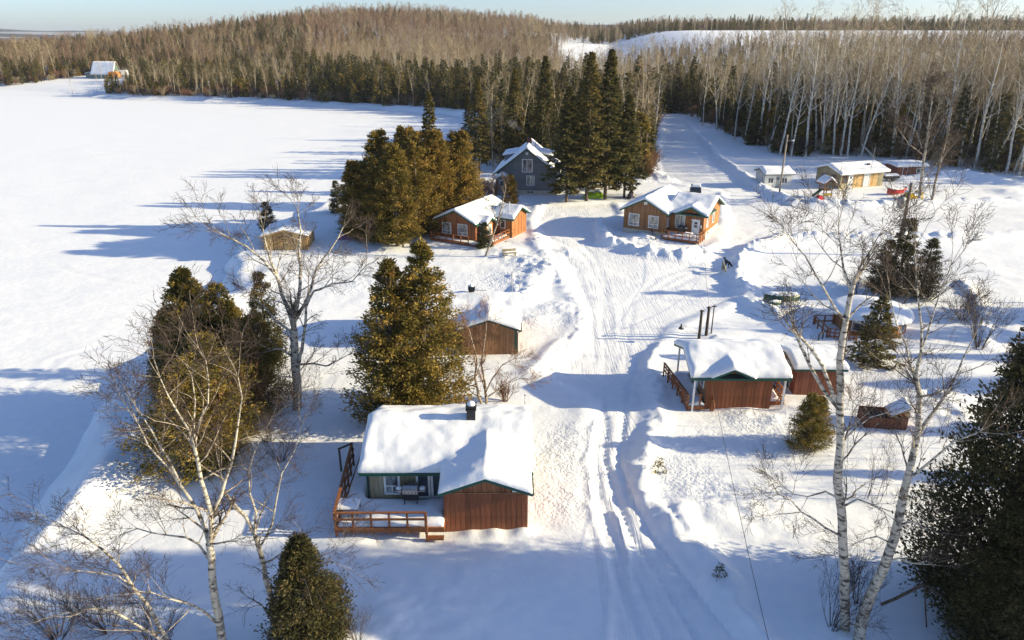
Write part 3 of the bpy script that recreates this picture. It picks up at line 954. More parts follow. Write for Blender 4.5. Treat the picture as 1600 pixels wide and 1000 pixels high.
ASP, ASP_MERGED, FAR_MERGED = [], [], []
for i in range(7):
    o_ = aspen_parts(100 + i, [20, 17, 22, 15, 19, 13, 16][i], [0.19, 0.15, 0.20, 0.12, 0.17, 0.11, 0.14][i], CFG_ASPEN)
    a, b, c = split_levels(o_, 0)
    v0, f0 = tubes(a, 5); v1, f1 = tubes(c, 3)
    key = 'aspen%d' % i
    tree_proto(key, 'aspen_tree', build_mesh('aspen_crown', [(v1, f1, 0, None)], [MAT['aspen_twig']]), build_mesh('aspen_trunk', [(v0, f0, 0, None)], [MAT['aspen']], smooth=True))
    ASP.append(key)
    ASP_MERGED.append(build_mesh('forest_aspen', [(v0, f0, 0, None), (v1, f1, 1, None)], [MAT['aspen'], MAT['aspen_twig']]))
for i in range(6):
    o_ = aspen_parts(200 + i, [13, 11, 14, 12, 10, 13][i], 0.11, CFG_FAR)
    a, b, c = split_levels(o_, 0)
    v0, f0 = tubes(a, 4); v1, f1 = tubes(c, 3)
    FAR_MERGED.append(build_mesh('hill_tree', [(v0, f0, 0, None), (v1, f1, 1, None)], [MAT['aspen'], MAT['hill_twig' if i < 3 else 'hill_red']]))
BIG = []
for i in range(4):
    o_ = aspen_parts(150 + i, [24, 22, 26, 20][i], [0.30, 0.26, 0.31, 0.24][i], dict(CFG_ASPEN, nseg=[12, 5, 4, 3], nc=[1.9, 1.3, 1.3, 0], ls=[0.27, 0.52, 0.6, 0.5], jit=[0.07, 0.2, 0.3, 0.35], t0=[0.40, 0.3, 0.3, 0], rmin=0.018))
    a, b, c = split_levels(o_, 1)
    v0, f0 = tubes(a, 7); v2, f2 = tubes(b, 4); v1, f1 = tubes(c, 3)
    TREES['bigaspen%d' % i] = ('aspen_tree', [('trunk', build_mesh('big_aspen_trunk', [(v0, f0, 0, None)], [MAT['bigbark']], smooth=True)), ('branches', build_mesh('big_aspen_branches', [(v2, f2, 0, None)], [MAT['bigbark']])),
                                              ('twigs', build_mesh('big_aspen_twigs', [(v1, f1, 0, None)], [MAT['aspen_twig']]))])
    BIG.append('bigaspen%d' % i)
CON, CON_MERGED = [], []
for i in range(5):
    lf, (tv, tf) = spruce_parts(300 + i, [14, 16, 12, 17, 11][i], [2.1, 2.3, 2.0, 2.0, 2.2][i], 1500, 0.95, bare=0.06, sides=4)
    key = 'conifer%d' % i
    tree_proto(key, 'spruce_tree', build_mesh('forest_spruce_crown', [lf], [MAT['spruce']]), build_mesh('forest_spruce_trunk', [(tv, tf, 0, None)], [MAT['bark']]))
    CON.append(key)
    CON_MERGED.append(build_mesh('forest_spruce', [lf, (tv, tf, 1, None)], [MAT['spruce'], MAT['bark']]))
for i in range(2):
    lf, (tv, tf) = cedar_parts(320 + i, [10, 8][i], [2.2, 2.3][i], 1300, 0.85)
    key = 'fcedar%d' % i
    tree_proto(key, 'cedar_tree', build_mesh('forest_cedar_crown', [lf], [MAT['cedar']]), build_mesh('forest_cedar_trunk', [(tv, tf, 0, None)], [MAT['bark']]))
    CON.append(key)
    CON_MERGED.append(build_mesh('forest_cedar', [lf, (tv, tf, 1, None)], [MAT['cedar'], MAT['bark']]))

# ------------------------------------------------------------------ building helpers (local frame: u to the right, v away, z up)
def roof_z(u, v, rects):
    z = np.full(u.shape, -9.0)
    for (u0, u1, v0, v1, ax, ze, zr, fr) in rects:
        s, a, b = (u, u0, u1) if ax == 'v' else (v, v0, v1)
        m = a + (b - a) * fr
        h = np.where(s < m, zr - (zr - ze) * (m - s) / (m - a), zr - (zr - ze) * (s - m) / (b - m))
        ins = (u >= u0 - 1e-6) & (u <= u1 + 1e-6) & (v >= v0 - 1e-6) & (v <= v1 + 1e-6)
        z = np.where(ins, np.maximum(z, h), z)
    return z


def blur(a, m, it):
    for _ in range(it):
        s = np.zeros_like(a); w = np.zeros_like(a)
        p = np.pad(np.where(m, a, 0), 1); q = np.pad(m.astype(float), 1)
        for i in range(3):
            for j in range(3):
                s += p[i:i + a.shape[0], j:j + a.shape[1]]; w += q[i:i + a.shape[0], j:j + a.shape[1]]
        a = np.where(m, s / np.maximum(w, 1), a)
    return a


def heap(parent, name, zfun, u0, u1, v0, v1, step, T, rr=0.4, seed=0, it=3, lumps=0.1, mask=None):
    """rounded blanket of snow over zfun(u, v)"""
    nu, nv = int((u1 - u0) / step) + 1, int((v1 - v0) / step) + 1
    U, W = np.meshgrid(np.linspace(u0, u1, nu), np.linspace(v0, v1, nv))
    z0 = zfun(U, W)
    m = z0 > -5
    if mask is not None:
        m &= mask(U, W)
    q = np.pad(~m, 1, constant_values=True)
    edge = m & (q[:-2, 1:-1] | q[2:, 1:-1] | q[1:-1, :-2] | q[1:-1, 2:])
    eu, ev = U[edge], W[edge]
    d = np.full(U.shape, 1e9)
    for a, b in zip(eu, ev):
        d = np.minimum(d, (U - a) ** 2 + (W - b) ** 2)
    d = np.sqrt(d)
    tt = T * (1 + lumps * 4 * fbm(U / 1.3 + seed, W / 1.3, seed + 5, 2))
    prof = np.sqrt(np.clip(1 - (1 - np.minimum(d / rr, 1)) ** 2, 0, 1))
    zs = blur(z0, m, it) * sstep(0, rr, d) + z0 * (1 - sstep(0, rr, d))
    lip = np.clip(0.34 + 0.55 * fbm(U / 0.9, W / 0.9, seed + 3, 3), 0.12, 0.7)
    zt = np.maximum(zs, z0 - 0.02) + np.maximum(tt, 0.06) * (lip + (1 - lip) * prof) + 0.03 * fbm(U / 0.45, W / 0.45, seed, 3) * np.minimum(T / 0.3, 1)
    # overhang: push the edge ring out a little
    nid = np.full(U.shape, -1); nid[m] = np.arange(m.sum())
    V = np.stack([U[m], W[m], zt[m]], 1)
    Vb = np.stack([U[m], W[m], z0[m] - 0.015], 1)
    quad = m[:-1, :-1] & m[:-1, 1:] & m[1:, 1:] & m[1:, :-1]
    A = nid
    F = np.stack([A[:-1, :-1][quad], A[:-1, 1:][quad], A[1:, 1:][quad], A[1:, :-1][quad]], 1)
    # skirt along open edges
    ed = {}
    for q_ in F:
        for i in range(4):
            a, b = int(q_[i]), int(q_[(i + 1) % 4])
            if (b, a) in ed: del ed[(b, a)]
            else: ed[(a, b)] = 1
    n = len(V)
    K = np.array([(b, a, a + n, b + n) for a, b in ed], np.int64).reshape(-1, 4)
    me = build_mesh(name, [(np.concatenate([V, Vb]), np.concatenate([F, K]), 0, None)], [MAT['snow_cap']], smooth=True)
    return link(name, me, parent)


def roofs(parent, rects, fascia='green_trim', snow=0.36, step=0.16, seed=0, soffit='dark_trim', fw=0.2, rr=0.45, it=3, mask=None, lumps=0.1):
    """slabs, fascia boards and the snow that lies on them"""
    mb = MB()
    for (u0, u1, v0, v1, ax, ze, zr, fr) in rects:
        a, b = (u0, u1) if ax == 'v' else (v0, v1)
        m = a + (b - a) * fr
        c0, c1 = (v0, v1) if ax == 'v' else (u0, u1)
        t = 0.10
        mb.prism([(a, ze - 0.02), (m, zr - 0.02), (b, ze - 0.02), (b, ze - 0.02 - t), (m, zr - 0.02 - t), (a, ze - 0.02 - t)], ax, c0, c1)
    ro = mb.build('roof', MAT['shingle'], parent)
    for ri, (u0, u1, v0, v1, ax, ze, zr, fr) in enumerate(rects):
        a, b = (u0, u1) if ax == 'v' else (v0, v1)
        m = a + (b - a) * fr
        c0, c1 = (v0, v1) if ax == 'v' else (u0, u1)
        e = 0.012 + 0.003 * ri
        for c, sg in ((c0, -1), (c1, 1)):                      # rake boards on the gable ends
            if ri and c == c1 and ax == 'v':
                continue
            for s0, z0, s1, z1 in ((a, ze, m, zr), (b, ze, m, zr)):
                k = MB()
                q = c + sg * e
                dz = -fw / 2 + 0.02
                p0 = (s0, q, z0 + dz) if ax == 'v' else (q, s0, z0 + dz)
                p1 = (s1, q, z1 + dz) if ax == 'v' else (q, s1, z1 + dz)
                k.beam(p0, p1, 0.045, fw)
                k.build('fascia', MAT[fascia], ro)
        for s, sg in ((a, -1), (b, 1)):                        # eave boards
            if ri and ax == 'u' and False:
                continue
            k = MB()
            q = s + sg * (e + 0.02)
            z_ = ze - 0.09
            k.beam((q, c0, z_) if ax == 'v' else (c0, q, z_), (q, c1, z_) if ax == 'v' else (c1, q, z_), 0.04, fw * 0.8)
            k.build('fascia', MAT[fascia], ro)
    if snow:
        x0 = min(r[0] for r in rects) - 0.05; x1 = max(r[1] for r in rects) + 0.05
        y0 = min(r[2] for r in rects) - 0.05; y1 = max(r[3] for r in rects) + 0.05
        gr = [(r[0] - 0.05, r[1] + 0.05, r[2] - 0.05, r[3] + 0.05, r[4], r[5], r[6], r[7]) for r in rects]
        heap(parent, 'roof_snow', lambda U, W: roof_z(U, W, gr), x0, x1, y0, y1, step, snow, rr, seed, it, lumps, mask)
    return ro


def walls(parent, bodies, mat, z0=-0.5, name='wall'):
    """bodies: (u0,u1,v0,v1,ax,ze,zr,fr) solid gabled blocks"""
    for (u0, u1, v0, v1, ax, ze, zr, fr) in bodies:
        a, b = (u0, u1) if ax == 'v' else (v0, v1)
        m = a + (b - a) * fr
        c0, c1 = (v0, v1) if ax == 'v' else (u0, u1)
        MB().prism([(a, z0), (b, z0), (b, ze), (m, zr), (a, ze)], ax, c0, c1).build(name, MAT[mat] if isinstance(mat, str) else mat, parent)


def face_pt(face, s, d, z):
    """face: ('front', v) | ('right', u) | ('left', u); s along the wall, d outwards"""
    k, c = face
    return {'front': (s, c - d, z), 'right': (c + d, s, z), 'left': (c - d, s, z), 'back': (s, c + d, z)}[k]


def fbox(mb, face, s0, s1, z0, z1, d0, d1):
    p = face_pt(face, s0, d0, z0); q = face_pt(face, s1, d1, z1)
    mb.box(min(p[0], q[0]), max(p[0], q[0]), min(p[1], q[1]), max(p[1], q[1]), min(p[2], q[2]), max(p[2], q[2]))


def window(parent, face, s0, s1, z0, z1, cols=2, rows=1, split=None, glass='glass', fw=0.09, frame='white', name='window'):
    mb = MB()
    fbox(mb, face, s0, s0 + fw, z0, z1, 0, 0.06); fbox(mb, face, s1 - fw, s1, z0, z1, 0, 0.06)
    fbox(mb, face, s0 + fw, s1 - fw, z1 - fw, z1, 0, 0.06); fbox(mb, face, s0 + fw, s1 - fw, z0, z0 + fw, 0, 0.075)
    w = mb.build(name, MAT[frame], parent)
    zc = [z0 + fw, z1 - fw] if split is None else [z0 + fw, z0 + (z1 - z0) * split, z1 - fw]
    for zi in range(len(zc) - 1):
        nc = cols if (split is None or zi == 0) else 1
        e = np.linspace(s0 + fw, s1 - fw, nc + 1)
        for i in range(nc):
            k = MB(); fbox(k, face, e[i], e[i + 1], zc[zi], zc[zi + 1], 0.004, 0.02); k.build('pane', MAT[glass], w)
            if i:
                k = MB(); fbox(k, face, e[i] - 0.03, e[i] + 0.03, zc[zi], zc[zi + 1], 0.02, 0.05); k.build('mullion', MAT[frame], w)
        if zi:
            k = MB(); fbox(k, face, s0 + fw, s1 - fw, zc[zi] - 0.035, zc[zi] + 0.035, 0.02, 0.052); k.build('mullion', MAT[frame], w)
    return w


def door(parent, face, s0, s1, z0, z1, mat='white', lights=2):
    mb = MB(); fbox(mb, face, s0, s1, z0, z1, 0, 0.05)
    d = mb.build('door', MAT[mat], parent)
    k = MB()
    for a, b in ((s0 - 0.08, s0), (s1, s1 + 0.08)):
        fbox(k, face, a, b, z0, z1 + 0.08, 0, 0.065)
    fbox(k, face, s0, s1, z1, z1 + 0.08, 0, 0.065)
    k.build('door_frame', MAT['white'], d)
    w = s1 - s0
    for i in range(lights):
        k = MB(); z = z1 - 0.25 - i * 0.42
        fbox(k, face, s0 + w * 0.28, s1 - w * 0.28, z - 0.34, z, 0.05, 0.062); k.build('pane', MAT['glass'], d)
    k = MB(); p = face_pt(face, s1 - 0.1, 0.09, z0 + (z1 - z0) * 0.48)
    k.lathe(p, [(0.02, -0.03), (0.04, 0), (0.02, 0.03)], 6); k.build('handle', MAT['steel'], d)
    return d


def deck(parent, rects, z, mat='rail', skirt=0.28):
    mb = MB()
    for u0, u1, v0, v1 in rects:
        mb.box(u0, u1, v0, v1, z - skirt, z)
    return mb.build('deck', MAT[mat], parent)


def railing(dk, p0, p1, z, h=0.95, n=6, rails=(1.0, 0.68, 0.12), mat='rail', foot=None, skip_ends=False, cap=True, slats=0):
    p0 = np.array(p0, float); p1 = np.array(p1, float)
    ln = np.linalg.norm(p1 - p0)
    for i in range(n):
        q = p0 + (p1 - p0) * i / (n - 1)
        MB().box(q[0] - 0.05, q[0] + 0.05, q[1] - 0.05, q[1] + 0.05, (z - 0.3 if foot is None else foot), z + h - 0.045).build('post', MAT[mat], dk)
    d = (p1 - p0) / ln; nn = np.array([d[1], -d[0]]) * 0.07
    for k in rails:
        zz = z + h * k
        w, t = (0.15, 0.045) if k == 1.0 else (0.04, 0.13)
        o = np.array([0.0, 0.0]) if k == 1.0 else nn
        MB().beam((*(p0 + o - d * 0.06), zz - t / 2), (*(p1 + o + d * 0.06), zz - t / 2), w, t).build('rail', MAT[mat], dk)
    for i in range(slats):
        q = p0 + (p1 - p0) * (i + 0.5) / slats - nn
        MB().beam((*q, z + 0.05), (*q, z + h * 0.93), 0.12, 0.03, up=(nn[0], nn[1], 0)).build('slat', MAT[mat], dk)


def chimney(parent, u, v, z, s=0.42, h=0.75, mat='black'):
    mb = MB(); mb.box(u - s / 2, u + s / 2, v - s / 2, v + s / 2, z - 0.6, z + h * 0.72)
    c = mb.build('chimney', MAT[mat], parent)
    k = MB(); k.box(u - s * 0.62, u + s * 0.62, v - s * 0.62, v + s * 0.62, z + h * 0.72, z + h * 0.80)
    for a in (-1, 1):
        for b in (-1, 1):
            k.box(u + a * s * 0.42 - 0.03, u + a * s * 0.42 + 0.03, v + b * s * 0.42 - 0.03, v + b * s * 0.42 + 0.03, z + h * 0.80, z + h * 0.98)
    k.box(u - s * 0.6, u + s * 0.6, v - s * 0.6, v + s * 0.6, z + h * 0.98, z + h * 1.05)
    k.build('cap', MAT['black'], c)
    k = MB(); k.lathe((u, v, z + h * 1.05), [(s * 0.5, 0), (s * 0.48, 0.09), (s * 0.3, 0.17), (0.03, 0.2)], 10); k.build('snow_cap', MAT['snow_cap'], c, True)
    return c


def planks(wall_parent, face, s0, s1, n, z0, z1, mat='plank', d=0.022):
    """vertical boards, each one an object, uneven by a few millimetres; shared mesh"""
    w = (s1 - s0) / n
    mb = MB()
    a = face_pt(face, 0.009, 0.0, z0); b = face_pt(face, w - 0.009, d, z1)
    mb.box(min(a[0], b[0]), max(a[0], b[0]), min(a[1], b[1]), max(a[1], b[1]), z0, z1)
    first = mb.build('plank', MAT[mat], wall_parent)
    rr = random.Random(int(s0 * 100) + n)
    for i in range(n):
        o = first if i == 0 else link('plank', first.data, wall_parent)
        off = s0 + i * w
        e = rr.uniform(0, 0.008)
        k = face[0]
        o.location = {'front': (off, -e, 0), 'right': (e, off, 0), 'left': (-e, off, 0)}[k]


def W_(x, y, z=None):
    return (x, y, th(x, y) if z is None else z)


# ------------------------------------------------------------------ front cabin
O = (-3.6, 31.3)
cabin = thing('cabin', 'brown board cabin nearest the camera, snowy L-shaped roof, deck on its left', 'cabin', (O[0], O[1], 0), R(0.4))
main_r = (-4.8, 4.75, 1.5, 8.5, 'u', 2.72, 4.05, 0.5)
wing_r = (-0.32, 4.71, -0.4, 5.2, 'v', 2.70, 3.66, 0.5)
walls(cabin, [(0, 4.4, 0, 4.9, 'v', 2.62, 3.48, 0.5)], 'brown')
walls(cabin, [(-4.45, 4.385, 1.85, 8.15, 'u', 2.62, 3.82, 0.5)], 'paleboard')
wf = MB(); wf.box(-0.005, 4.405, -0.012, 0.0, -0.5, 2.5)
wfo = wf.build('front_panel', MAT['brown'], cabin)
planks(wfo, ('front', -0.012), 0.0, 4.4, 16, -0.45, 2.44)
k = MB(); k.box(-0.03, 4.43, -0.05, -0.012, 2.445, 2.52); k.build('trim_board', MAT['tan'], cabin)
for uu in (0, 4.4):
    k = MB(); k.box(uu - 0.05, uu + 0.05, -0.04, 0.02, -0.4, 2.44); k.build('corner_board', MAT['brown'], cabin)
k = MB(); k.box(3.62, 3.86, -0.06, 0.0, 2.55, 2.68); k.build('vent', MAT['white'], cabin)
roofs(cabin, [main_r, wing_r], snow=0.46, step=0.13, seed=3, rr=0.5, it=6, lumps=0.10)
chimney(cabin, 1.25, 4.75, 4.35, 0.5, 0.8)
fr = ('front', 1.85)
window(cabin, fr, -3.55, -2.65, 1.10, 2.55, cols=2, split=0.38, glass='curtain', fw=0.12)
window(cabin, fr, -1.75, -0.97, 0.85, 2.55, cols=1, glass='glass', name='sliding_door', fw=0.12)
window(cabin, fr, -0.92, -0.10, 0.85, 2.55, cols=1, name='sliding_door', fw=0.12)
k = MB(); k.box(-4.5, -4.38, 1.80, 1.9, 0.3, 2.6); k.build('corner_board', MAT['dark_trim'], cabin)
dk = deck(cabin, [(-5.85, -0.02, -0.65, 1.84), (-5.85, -4.47, 1.84, 6.2)], 0.72)
MB().box(-1.0, -0.03, -0.95, -0.67, 0.14, 0.26).build('step', MAT['rail'], dk)
railing(dk, (-5.8, -0.62), (-1.0, -0.62), 0.72, 1.0, 6, rails=(1.0, 0.66, 0.05), foot=0.35)
railing(dk, (-5.8, -0.50), (-6.25, 6.2), 0.72, 1.0, 7, rails=(1.0, 0.62, 0.15), foot=0.1, slats=14)
MB().box(-1.0, -0.88, -0.86, -0.74, -0.4, 1.78).build('newel_post', MAT['rail'], dk)
railing(dk, (-6.25, 6.2), (-6.9, 5.6), 0.72, 1.0, 2, rails=(1.0,), foot=0.1, mat='darkpole')
heap(cabin, 'deck_snow', lambda U, W: np.where((W < 1.8) | (U < -4.5), 0.725, -9.0), -5.72, -0.06, -0.55, 6.1, 0.14, 0.30, 0.3, 9, 2, 0.22)


def grill(name, label, loc, rz=0.0, lid='steel'):
    t = thing(name, label, 'grill', loc, rz)
    mb = MB(); mb.box(-0.38, 0.38, -0.28, 0.28, 0.30, 0.72); mb.build('cabinet', MAT['black'], t)
    mb = MB(); mb.box(-0.42, 0.42, -0.31, 0.30, 0.72, 0.92); mb.build('firebox', MAT['steel' if lid == 'steel' else 'black'], t)
    mb = MB(); prof = [(-0.30, 0.92), (-0.28, 1.06), (-0.16, 1.18), (0.10, 1.20), (0.24, 1.10), (0.28, 0.92)]
    mb.prism(prof, 'u', -0.40, 0.40); mb.build('lid', MAT[lid], t)
    for s in (-1, 1):
        mb = MB(); mb.box(s * 0.64 - 0.21, s * 0.64 + 0.21, -0.26, 0.26, 0.86, 0.90); sh = mb.build('side_shelf', MAT[lid if lid == 'steel' else 'darkgrey'], t)
        mb = MB(); mb.lathe((s * 0.64, 0.02, 0.90), [(0.19, 0), (0.17, 0.05), (0.08, 0.09), (0.01, 0.1)], 8); mb.build('snow_cap', MAT['snow_cap'], sh, True)
    for i in range(4):
        mb = MB(); mb.tube((-0.3 + i * 0.2, -0.34, 0.82), (-0.3 + i * 0.2, -0.31, 0.82), 0.03); mb.build('knob', MAT['black'], t)
    for sx in (-1, 1):
        for sy in (-1, 1):
            mb = MB(); mb.tube((sx * 0.34, sy * 0.24, 0), (sx * 0.34, sy * 0.24, 0.30), 0.03); mb.build('leg', MAT['black'], t)
    mb = MB(); mb.tube((-0.3, -0.36, 1.0), (0.3, -0.36, 1.0), 0.018); mb.build('handle', MAT['steel'], t)
    return t


def table(name, label, loc, rz, sx, sy, h, snow=0.12, cat='table', mat='darkgrey'):
    t = thing(name, label, cat, loc, rz)
    MB().box(-sx / 2, sx / 2, -sy / 2, sy / 2, h - 0.05, h).build('top', MAT[mat], t)
    for a in (-1, 1):
        for b in (-1, 1):
            MB().box(a * (sx / 2 - 0.08) - 0.03, a * (sx / 2 - 0.08) + 0.03, b * (sy / 2 - 0.08) - 0.03, b * (sy / 2 - 0.08) + 0.03, 0, h - 0.05).build('leg', MAT[mat], t)
    if snow:
        heap(t, 'snow_cap', lambda U, W: np.full(U.shape, h), -sx / 2, sx / 2, -sy / 2, sy / 2, 0.07, snow, 0.1, 2, 1, 0.05)
    return t


gx_, gy_ = g(643, 786, 0.9)
grill('barbecue_grill', 'barbecue with stainless steel lid on the deck of the nearest cabin', (gx_, O[1] + 1.30, 0.95))
tx_, ty_ = g(549, 795, 1.0)
table('patio_table', 'low snow-covered table in the deck corner of the nearest cabin', (tx_ - 0.1, ty_ - 0.2, 0.95), 0, 1.25, 0.95, 0.5)

# ------------------------------------------------------------------ right-hand cabin with porches
O = (13.9, 44.9)
cabB = thing('cabin', 'brown cabin with white porch posts and a small front gable, right of the road', 'cabin', (O[0], O[1], 0), R(-0.6))
walls(cabB, [(0, 4.7, 0, 5.0, 'u', 2.6, 3.6, 0.45)], 'tan')
wb = MB(); wb.box(-0.005, 4.705, -0.012, 0.0, -0.4, 2.5); wbo = wb.build('front_panel', MAT['tan'], cabB)
planks(wbo, ('front', -0.012), 0.0, 4.7, 16, -0.35, 2.40, 'plank')
MB().prism([(0.1, 2.5), (3.2, 2.5), (1.65, 3.30)], 'v', -0.10, 0.0).build('gable_panel', MAT['orange'], cabB)
k = MB(); k.box(0, 4.7, -0.05, -0.012, 2.42, 2.49); k.build('trim_board', MAT['tan'], cabB)
roofs(cabB, [(-1.25, 5.75, -0.55, 5.5, 'u', 2.72, 3.75, 0.5), (0.05, 3.25, -0.60, 2.5, 'v', 2.72, 3.45, 0.5)], snow=0.42, step=0.14, seed=11, rr=0.55, it=5)
for (uu, vv) in ((-0.95, -0.35), (5.45, -0.30), (-0.95, 4.9)):
    MB().box(uu - 0.06, uu + 0.06, vv - 0.06, vv + 0.06, -0.4, 2.66).build('porch_post', MAT['white'], cabB)
window(cabB, ('left', 0.0), 0.6, 1.5, 1.3, 2.3, cols=1)
door(cabB, ('left', 0.0), 2.2, 3.05, 0.4, 2.35, lights=1)
dkB = deck(cabB, [(-1.35, -0.02, -0.3, 5.0)], 0.35)
dkB2 = deck(cabB, [(4.72, 5.9, 0.4, 5.0)], 0.35)
railing(dkB, (-1.3, -0.25), (-2.0, 5.0), 0.35, 0.95, 6, rails=(1.0, 0.66, 0.33), foot=-0.3, slats=12)
railing(dkB2, (5.8, 0.5), (5.85, 4.9), 0.35, 0.95, 4, rails=(1.0, 0.6, 0.2), foot=-0.3, slats=5)
railing(dkB, (-0.9, -0.2), (-0.4, -0.2), 0.35, 0.95, 2, rails=(1.0,), foot=-0.3)
MB().beam((5.2, 0.2, 0.3), (5.8, 0.7, 1.15), 0.05, 0.12).build('brace', MAT['rail'], dkB2)
MB().beam((5.8, 0.25, 0.3), (5.2, 0.75, 1.15), 0.05, 0.12).build('brace', MAT['rail'], dkB2)
heap(cabB, 'deck_snow', lambda U, W: np.full(U.shape, 0.352), -1.28, -0.06, -0.2, 4.9, 0.14, 0.2, 0.25, 12, 2, 0.3)
heap(cabB, 'deck_snow', lambda U, W: np.full(U.shape, 0.352), 4.77, 5.72, 0.5, 4.9, 0.14, 0.2, 0.25, 13, 2, 0.3)
MB().beam((0.25, -0.16, 2.55), (0.62, -0.45, 0.3), 0.06, 0.06).build('service_mast', MAT['rail'], cabB)
MB().box(0.38, 0.60, -0.40, -0.2, -0.3, 0.9).build('mast_footing', MAT['rail'], cabB)

O = (21.1, 46.9)
shB = thing('shed', 'brown shed with green eave directly behind the right-hand porch cabin', 'shed', (O[0], O[1], 0), R(-1))
walls(shB, [(0, 3.2, 0, 3.2, 'u', 2.3, 2.7, 0.5)], 'redbrown')
roofs(shB, [(-0.35, 3.55, -0.35, 3.55, 'u', 2.38, 2.85, 0.5)], snow=0.3, step=0.18, seed=15, rr=0.4)
door(shB, ('left', 0.0), 1.0, 1.9, 0.0, 2.0, 'dark_trim', lights=0)

# ------------------------------------------------------------------ cabin C (back centre-right)
O = (15.3, 94.7)
cabC = thing('cabin', 'tan cabin with white door and twin picture windows, beside the plowed yard', 'cabin', (O[0], O[1], 0), R(-30))
walls(cabC, [(0.02, 5.98, 0.02, 9.5, 'v', 0.62, 0.64, 0.5), (6.0, 10.55, 1.52, 9.4, 'u', 0.62, 0.64, 0.5)], 'concrete', name='foundation')
walls(cabC, [(0, 6, 0, 9.5, 'v', 3.2, 4.85, 0.5)], 'tan', z0=0.62)
walls(cabC, [(5.99, 10.6, 1.5, 9.5, 'u', 3.2, 4.75, 0.55)], 'orange', z0=0.62)  # sun-side wing, siding with the sunlight in its colour
walls(cabC, [(7.2, 10.59, 1.49, 5.5, 'v', 3.2, 4.1, 0.5)], 'orange', z0=3.0, name='gable_wall')
roofs(cabC, [(-0.45, 6.45, -0.5, 9.9, 'v', 3.2, 5.0, 0.5), (5.6, 11.15, 1.1, 9.9, 'u', 3.22, 4.92, 0.55), (6.9, 10.95, 0.95, 6.0, 'v', 3.2, 4.25, 0.5)], snow=0.3, step=0.2, seed=21, rr=0.5, it=3, fw=0.24)
fc = ('front', 0.0)
window(cabC, fc, 0.75, 2.25, 1.05, 2.75, cols=2, split=0.3, glass='curtain', fw=0.1)
window(cabC, fc, 3.55, 4.95, 1.05, 2.75, cols=2, split=0.3, glass='curtain', fw=0.1)
k = MB(); k.box(2.78, 3.22, -0.06, 0, 4.1, 4.5); k.build('vent', MAT['white'], cabC)
k = MB(); k.box(-0.02, 6.02, -0.03, 0.0, 2.98, 3.06); k.build('trim_board', MAT['tan'], cabC)
window(cabC, ('right', 6.0), 0.35, 1.1, 1.3, 2.5, cols=1, glass='glass')
fd = ('front', 1.5)
window(cabC, fd, 6.75, 8.1, 1.45, 2.95, cols=2, glass='curtain')
door(cabC, fd, 9.15, 10.05, 0.45, 2.5)
k = MB(); k.box(10.2, 10.4, 1.38, 1.5, 1.5, 1.9); k.build('meter_box', MAT['white'], cabC)
k = MB(); k.box(8.92, 9.02, 1.42, 1.5, 2.4, 2.55); k.build('lamp', MAT['white'], cabC)
for vv in (2.8, 5.6):
    window(cabC, ('right', 10.6), vv, vv + 1.0, 1.3, 2.7, cols=1, glass='curtain')
window(cabC, ('right', 10.6), 4.0, 4.6, 0.1, 0.5, cols=1)
dkC = deck(cabC, [(6.05, 10.9, -1.3, 1.48)], 0.4)
railing(dkC, (5.9, -1.3), (10.6, -1.3), 0.4, 0.95, 6, rails=(1.0, 0.5), foot=-0.3)
railing(dkC, (10.9, -1.2), (10.95, 1.3), 0.4, 1.05, 4, rails=(1.0, 0.66, 0.33), foot=-0.3, slats=5)
railing(dkC, (5.9, -1.3), (5.5, -2.3), 0.1, 0.95, 2, rails=(1.0,), foot=-0.3, mat='darkpole')
heap(cabC, 'deck_snow', lambda U, W: np.full(U.shape, 0.41), 6.1, 10.8, -1.2, 1.4, 0.2, 0.18, 0.3, 22, 2, 0.3)


def cloc(O_, rot, u, v, z):
    return (O_[0] + u * math.cos(rot) - v * math.sin(rot), O_[1] + u * math.sin(rot) + v * math.cos(rot), z)


grill('barbecue_grill', 'black barbecue on the porch beside the white cabin door', cloc(O, R(-30), 7.9, 0.75, 0.5), R(-30), 'black')
table('patio_table', 'white snow-topped table on the porch in front of the white cabin door', cloc(O, R(-30), 9.2, -0.3, 0.5), R(-30), 1.1, 0.7, 0.55, 0.1, mat='white')

# ------------------------------------------------------------------ cabin D (back left, under the cedars)
O = (-9.84, 91.4)
cabD = thing('cabin', 'orange-brown cabin with wraparound railing beside the golden cedar clump', 'cabin', (O[0], O[1], 0), R(-28))
walls(cabD, [(0, 5.8, 0, 9.2, 'v', 2.6, 4.0, 0.5)], 'brown')
walls(cabD, [(5.79, 8.7, 4.6, 8.8, 'u', 2.6, 3.75, 0.5), (5.79, 6.9, 0.8, 2.6, 'u', 2.6, 3.15, 0.5)], 'orange')  # wing and bay facing the sun get the sunlit siding colour
roofs(cabD, [(-0.45, 6.25, -0.5, 9.6, 'v', 2.6, 4.2, 0.5), (5.6, 9.1, 4.2, 9.2, 'u', 2.62, 3.9, 0.5), (4.6, 7.3, 0.45, 2.95, 'u', 2.62, 3.3, 0.5)], snow=0.28, step=0.2, seed=31, rr=0.5, it=3, fw=0.24)
window(cabD, ('front', 0.0), 0.7, 2.1, 0.8, 2.35, cols=2, split=0.28, glass='curtain')
window(cabD, ('front', 0.0), 3.1, 4.6, 0.8, 2.35, cols=2, split=0.28, glass='curtain')
window(cabD, ('front', 0.8), 6.0, 6.7, 0.6, 2.3, cols=1, glass='curtain')
window(cabD, ('right', 6.9), 1.1, 2.2, 0.9, 2.3, cols=1, glass='curtain')
window(cabD, ('front', 4.6), 6.9, 7.7, 1.2, 2.3, cols=1)
window(cabD, ('right', 5.8), 3.1, 4.2, 0.5, 2.3, cols=1, name='sliding_door')
